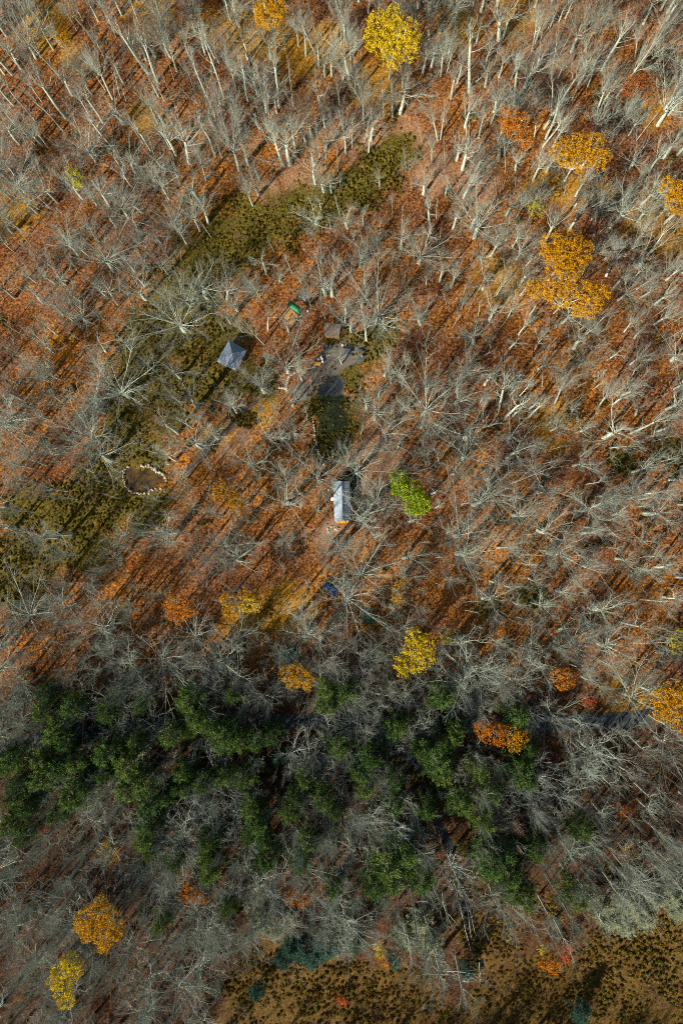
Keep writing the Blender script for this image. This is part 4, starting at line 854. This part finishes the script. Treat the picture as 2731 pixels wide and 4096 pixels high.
# blue car
p = at(1324, 2355); hd = math.atan2(31, -46); car = empty('parked_car', (p.x, p.y, 0), hd)   # local +x = nose
tag(car, 'bright blue car with roof rails parked on the orange leaves', 'car')
def loft(mb, secs):
    """secs: list of (x, halfwidth, z0, z1, crown)"""
    b0 = len(mb.v); n = 8
    for x, w, z0, z1, cw in secs:
        for yy, zz in ((-w, z0), (-w * 1.0, z0 + (z1 - z0) * .6), (-w * cw, z1 - .03), (-w * cw * .55, z1), (w * cw * .55, z1), (w * cw, z1 - .03), (w, z0 + (z1 - z0) * .6), (w, z0)):
            mb.v.append(Vector((x, yy, zz)))
    for i in range(len(secs) - 1):
        for k in range(n): k2 = (k + 1) % n; mb.f.append((b0 + i * n + k, b0 + i * n + k2, b0 + (i + 1) * n + k2, b0 + (i + 1) * n + k))
    mb.f.append(tuple(b0 + k for k in range(n))); mb.f.append(tuple(b0 + (len(secs) - 1) * n + k for k in range(n))[::-1])
s = MB(); loft(s, [(-2.6, .80, .45, .98, .85), (-2.5, .95, .32, 1.04, .9), (-1.5, 1.0, .28, 1.06, .93), (0, 1.0, .28, 1.04, .93), (1.0, 1.0, .28, 1.06, .93), (1.9, .98, .3, 1.0, .9), (2.4, .88, .34, .92, .85), (2.62, .66, .42, .78, .8)])
s.build('body', M['car_blue'], car, True)
s = MB(); loft(s, [(-2.35, .84, 1.02, 1.06, .9), (-2.0, .84, 1.0, 1.66, .84), (.35, .86, 1.0, 1.70, .84), (.55, .86, 1.0, 1.60, .82), (1.25, .88, .98, 1.08, .86)]); s.build('window_glass', M['glass'], car)
s = MB(); loft(s, [(-2.05, .76, 1.64, 1.72, .9), (-1.8, .79, 1.66, 1.76, .92), (.1, .79, 1.68, 1.78, .92), (.32, .74, 1.66, 1.74, .9)]); s.build('roof', M['car_blue'], car)
for yy in (-.62, .62):
    s = MB(); s.tube([Vector((-1.9, yy, 1.84)), Vector((.1, yy, 1.85))], [.03, .03], 5, True); s.build('roof_rail', M['dark_metal'], car)
s = MB()
for yy in (-.42, -.2, 0, .2, .42): s.box((-1.0, yy, 1.80), 1.7, .07, .05)
s.build('roof_rack', M['dark_metal'], car)
s = MB()
for yy in (-.45, .45): s.box((1.85, yy, 1.0), 1.0, .03, .015)
for x in (1.6, -1.5):
    for yy in (-.98, .98):
        w_ = MB(); w_.tube([Vector((x, yy - .11, .34)), Vector((x, yy + .11, .34))], [.34, .34], 16, True); wo = w_.build('wheel', M['tyre'], car)
        w_ = MB(); w_.tube([Vector((x, yy - .115, .34)), Vector((x, yy + .115, .34))], [.2, .2], 12, True); w_.build('rim', M['rim'], wo)
for yy in (-.62, .62):
    h_ = MB(); h_.box((2.5, yy, .74), .14, .34, .16); h_.build('headlight', M['white_paint'], car); h_ = MB(); h_.box((-2.58, yy, .8), .08, .3, .2); h_.build('tail_light', plain('tail_red', (.5, .02, .02), .3) if yy < 0 else bpy.data.materials['tail_red'], car)
    h_ = MB(); h_.box((.85, yy * 1.72, 1.12), .2, .2, .14); h_.build('mirror', M['car_blue'], car)

# rocks
def rock_mesh(seed):
    rg = random.Random(seed); off = Vector((rg.uniform(0, 50), 0, 0)); s = MB(); n, mm = 9, 6
    for i in range(mm + 1):
        th = math.pi * i / mm
        for k in range(n):
            ph = 6.283 * k / n; d = Vector((math.sin(th) * math.cos(ph), math.sin(th) * math.sin(ph), math.cos(th))); r = .5 * (1 + .45 * mnoise.noise(d * 1.4 + off)); s.v.append(Vector((d.x * r, d.y * r, d.z * r * .6)))
    for i in range(mm):
        for k in range(n): k2 = (k + 1) % n; s.f.append((i * n + k, i * n + k2, (i + 1) * n + k2, (i + 1) * n + k))
    return s.mesh('stone', M['stone'])
RK = [rock_mesh(40 + i) for i in range(6)]
rg = random.Random(9)
def rocks(pl, n, jit, smin, smax, label, group, z=0.0):
    P2 = []
    tot = sum(math.dist(a, b) for a, b in zip(pl[:-1], pl[1:]))
    for i in range(n):
        t_ = tot * (i + .5) / n
        for a, b in zip(pl[:-1], pl[1:]):
            l = math.dist(a, b)
            if t_ <= l: break
            t_ -= l
        u = a[0] + (b[0] - a[0]) * t_ / l + rg.gauss(0, jit); v = a[1] + (b[1] - a[1]) * t_ / l + rg.gauss(0, jit)
        p = at(u, v, z + .1); o = bpy.data.objects.new('stone', rg.choice(RK)); COL.objects.link(o); o.location = p; o.rotation_euler = (0, 0, rg.random() * 6.28); k = rg.uniform(smin, smax); o.scale = (k, k * rg.uniform(.7, 1.1), k)
        tag(o, label, 'stone', group)
C4 = lambda x, y: (400 + x / 2.613, 1750 + y / 2.613)
rocks([C4(440, 290), C4(530, 310), C4(600, 350), C4(680, 400), C4(690, 440)], 26, 4, .45, 1.1, 'pale stone among many on the upper right bank of the pond', 'stones on the upper right pond bank')
rocks([C4(300, 300), C4(250, 350), C4(245, 430), C4(260, 500), C4(320, 570), C4(400, 590), C4(480, 580)], 30, 1.6, .35, .75, 'small stone in the ring along the lower left pond edge', 'stones around the lower left pond edge')
rocks([C4(500, 570), C4(580, 545), C4(640, 530), C4(700, 560)], 14, 4, .4, .9, 'pale stone in the scatter on the lower right pond bank', 'stones on the lower right pond bank')
C7 = lambda x, y: (1080 + x / 2.133, 1450 + y / 2.133)
rocks([C7(270, 60), C7(200, 95), C7(155, 120), C7(145, 190), C7(140, 245)], 16, 1.2, .5, .95, 'pale stepping stone in the line left of the shaded gravel', 'stepping stones left of the shaded gravel')
rocks([C7(75, 205), C7(110, 220), C7(145, 225)], 7, 1.6, .6, 1.0, 'pale stone beside the bend of the stepping stone line', 'stones beside the stepping stone bend')
rocks([C7(375, 500), C7(380, 620), C7(395, 690), C7(415, 780), C7(440, 840), C7(470, 890)], 24, 1.3, .4, .85, 'stone in the low edging above the long house', 'edging stones above the long house')
rocks([(1310, 2125), (1330, 2112), (1355, 2118)], 12, 5, .5, 1.1, 'tan boulder in the heap below the long house', 'boulders below the long house')
rocks([(1790, 3525), (1850, 3512), (1905, 3505)], 18, 3, .3, .7, 'pale stone in the row across the dark brook', 'stones in a row across the brook')
rocks([(1810, 3560), (1860, 3560), (1830, 3600)], 22, 12, .3, .8, 'stone scattered in the dark brook bed', 'stones in the brook bed')
rocks([(1275, 1424), (1305, 1420), (1320, 1418)], 5, 2.5, .4, .7, 'pale stone just above the white tubs', 'stones above the white tubs')
# fallen birch logs along the brook
for k, (a, b, r, lab) in enumerate((((1835, 3616), (1882, 3800), .17, 'leftmost long white fallen log beside the dark brook'), ((1868, 3636), (1884, 3760), .13, 'middle white fallen log beside the dark brook'), ((1876, 3640), (1902, 3740), .13, 'right white fallen log beside the dark brook'), ((1916, 3850), (1919, 3925), .12, 'short bluish white log below the crossing shadows at the brook'))):
    A0, B0 = at(*a, .25), at(*b, .45); e = empty('fallen_log', (A0.x, A0.y, 0)); tag(e, lab, 'fallen log'); o_ = Vector((A0.x, A0.y, 0)); s = MB(); pts = [(A0.lerp(B0, i / 7) - o_) + Vector((rg.gauss(0, .06), rg.gauss(0, .06), rg.gauss(0, .03))) for i in range(8)]
    s.tube(pts, [r * (1 - .06 * i) for i in range(8)], 6, True); s.build('stem', M['bark'], e)
    s = MB()
    for i in range(5): q = pts[2 + i]; s.tube([q, q + Vector((rg.uniform(-1, 1), rg.uniform(-1, 1), .5))], [.05, .02], 3)
    s.build('branch', M['bark'], e)

# ------------------------------------------------------------------ labels that single out each repeat
LAND = [(s, c) for _, s, c in LT] + [('long metal roofed house', (785, 1150)), ('slate roofed pavilion', (532, 815)), ('green canopy shelter', (679, 706)), ('picnic table', (799, 808)), ('grid roofed pergola', (764, 758)), ('blue car', (760, 1352)), ('rocky pond', (325, 1100)), ('shaded stretch of road at right', (1400, 1660)), ('white logs by the brook', (1070, 2120)), ('white garden bench', (385, 1064))]
DIRS = ['right of', 'above and right of', 'above', 'above and left of', 'left of', 'below and left of', 'below', 'below and right of']
ORD = ['nearest', 'second nearest', 'third nearest', 'fourth nearest', 'fifth nearest', 'sixth nearest', 'seventh nearest', 'eighth nearest', 'ninth nearest', 'tenth nearest', 'eleventh nearest', 'twelfth nearest', 'thirteenth nearest', 'fourteenth nearest', 'fifteenth nearest', 'sixteenth nearest', 'seventeenth nearest', 'eighteenth nearest', 'nineteenth nearest', 'twentieth nearest']
def sector(c, l): return int(round(math.atan2(-(c[1] - l[1]), c[0] - l[0]) / (math.pi / 4))) % 8
def lab(adj, noun, rank, sec, s):
    w = lambda a: f"{a} {noun}".strip() + f", {ORD[min(rank, 19)]} {DIRS[sec]} the {s}"
    for a in (adj, adj.split()[-1], ''):
        if len(w(a).split()) <= 16: return w(a)
    return f"{noun}, {ORD[min(rank, 19)]} {DIRS[sec]} {s}"
def singled(entries, noun):
    """entries: (object, (fx,fy), adjective)"""
    for i, (o, c, adj) in enumerate(entries):
        best = None
        for s, l in LAND:
            dd = math.dist(c, l)
            if dd < 4: continue
            sec = sector(c, l); rank = sum(1 for o2, c2, _ in entries if o2 is not o and sector(c2, l) == sec and math.dist(c2, l) < dd)
            sc_ = rank * 60 + dd
            if best is None or sc_ < best[0]: best = (sc_, s, sec, rank)
        _, s, sec, rank = best
        o['label'] = lab(adj, noun, rank, sec, s)
def adj_bare(d, kind):
    if kind == 'slim': return 'slender pale' if d['rpx'] < 45 else 'tall upright'
    return 'very broad pale' if d['rpx'] > 80 else 'broad grey' if d['rpx'] > 55 else 'grey'
singled([(e, (d['px'][0] / K, d['px'][1] / K), adj_bare(d, k)) for e, d, k in bare_objs], 'bare tree')
for e, d, k in bare_objs: e['category'] = 'bare tree'; e['group'] = 'leafless trees of the autumn forest'
for kind, noun, grp in (('pine_tree', 'green pine', 'pines along the shaded road and brook'), ('cedar_tree', 'dark bluish green cedar', 'dark green cedars'), ('willow_shrub', 'pale green bushy tree', 'pale green bushy trees')):
    en = [(e, c, 'large' if fr > 30 else 'small' if fr < 20 else 'medium') for e, k, c, fr in PINES if k == kind]
    singled(en, noun)
    for e, c, a in en: e['group'] = grp
singled([(e, (u / K, v / K), 'low reddish') for e, (u, v) in zip(sap, SAPX)], 'leafless sapling')
for e in sap: e['category'] = 'sapling'; e['group'] = 'low leafless saplings'
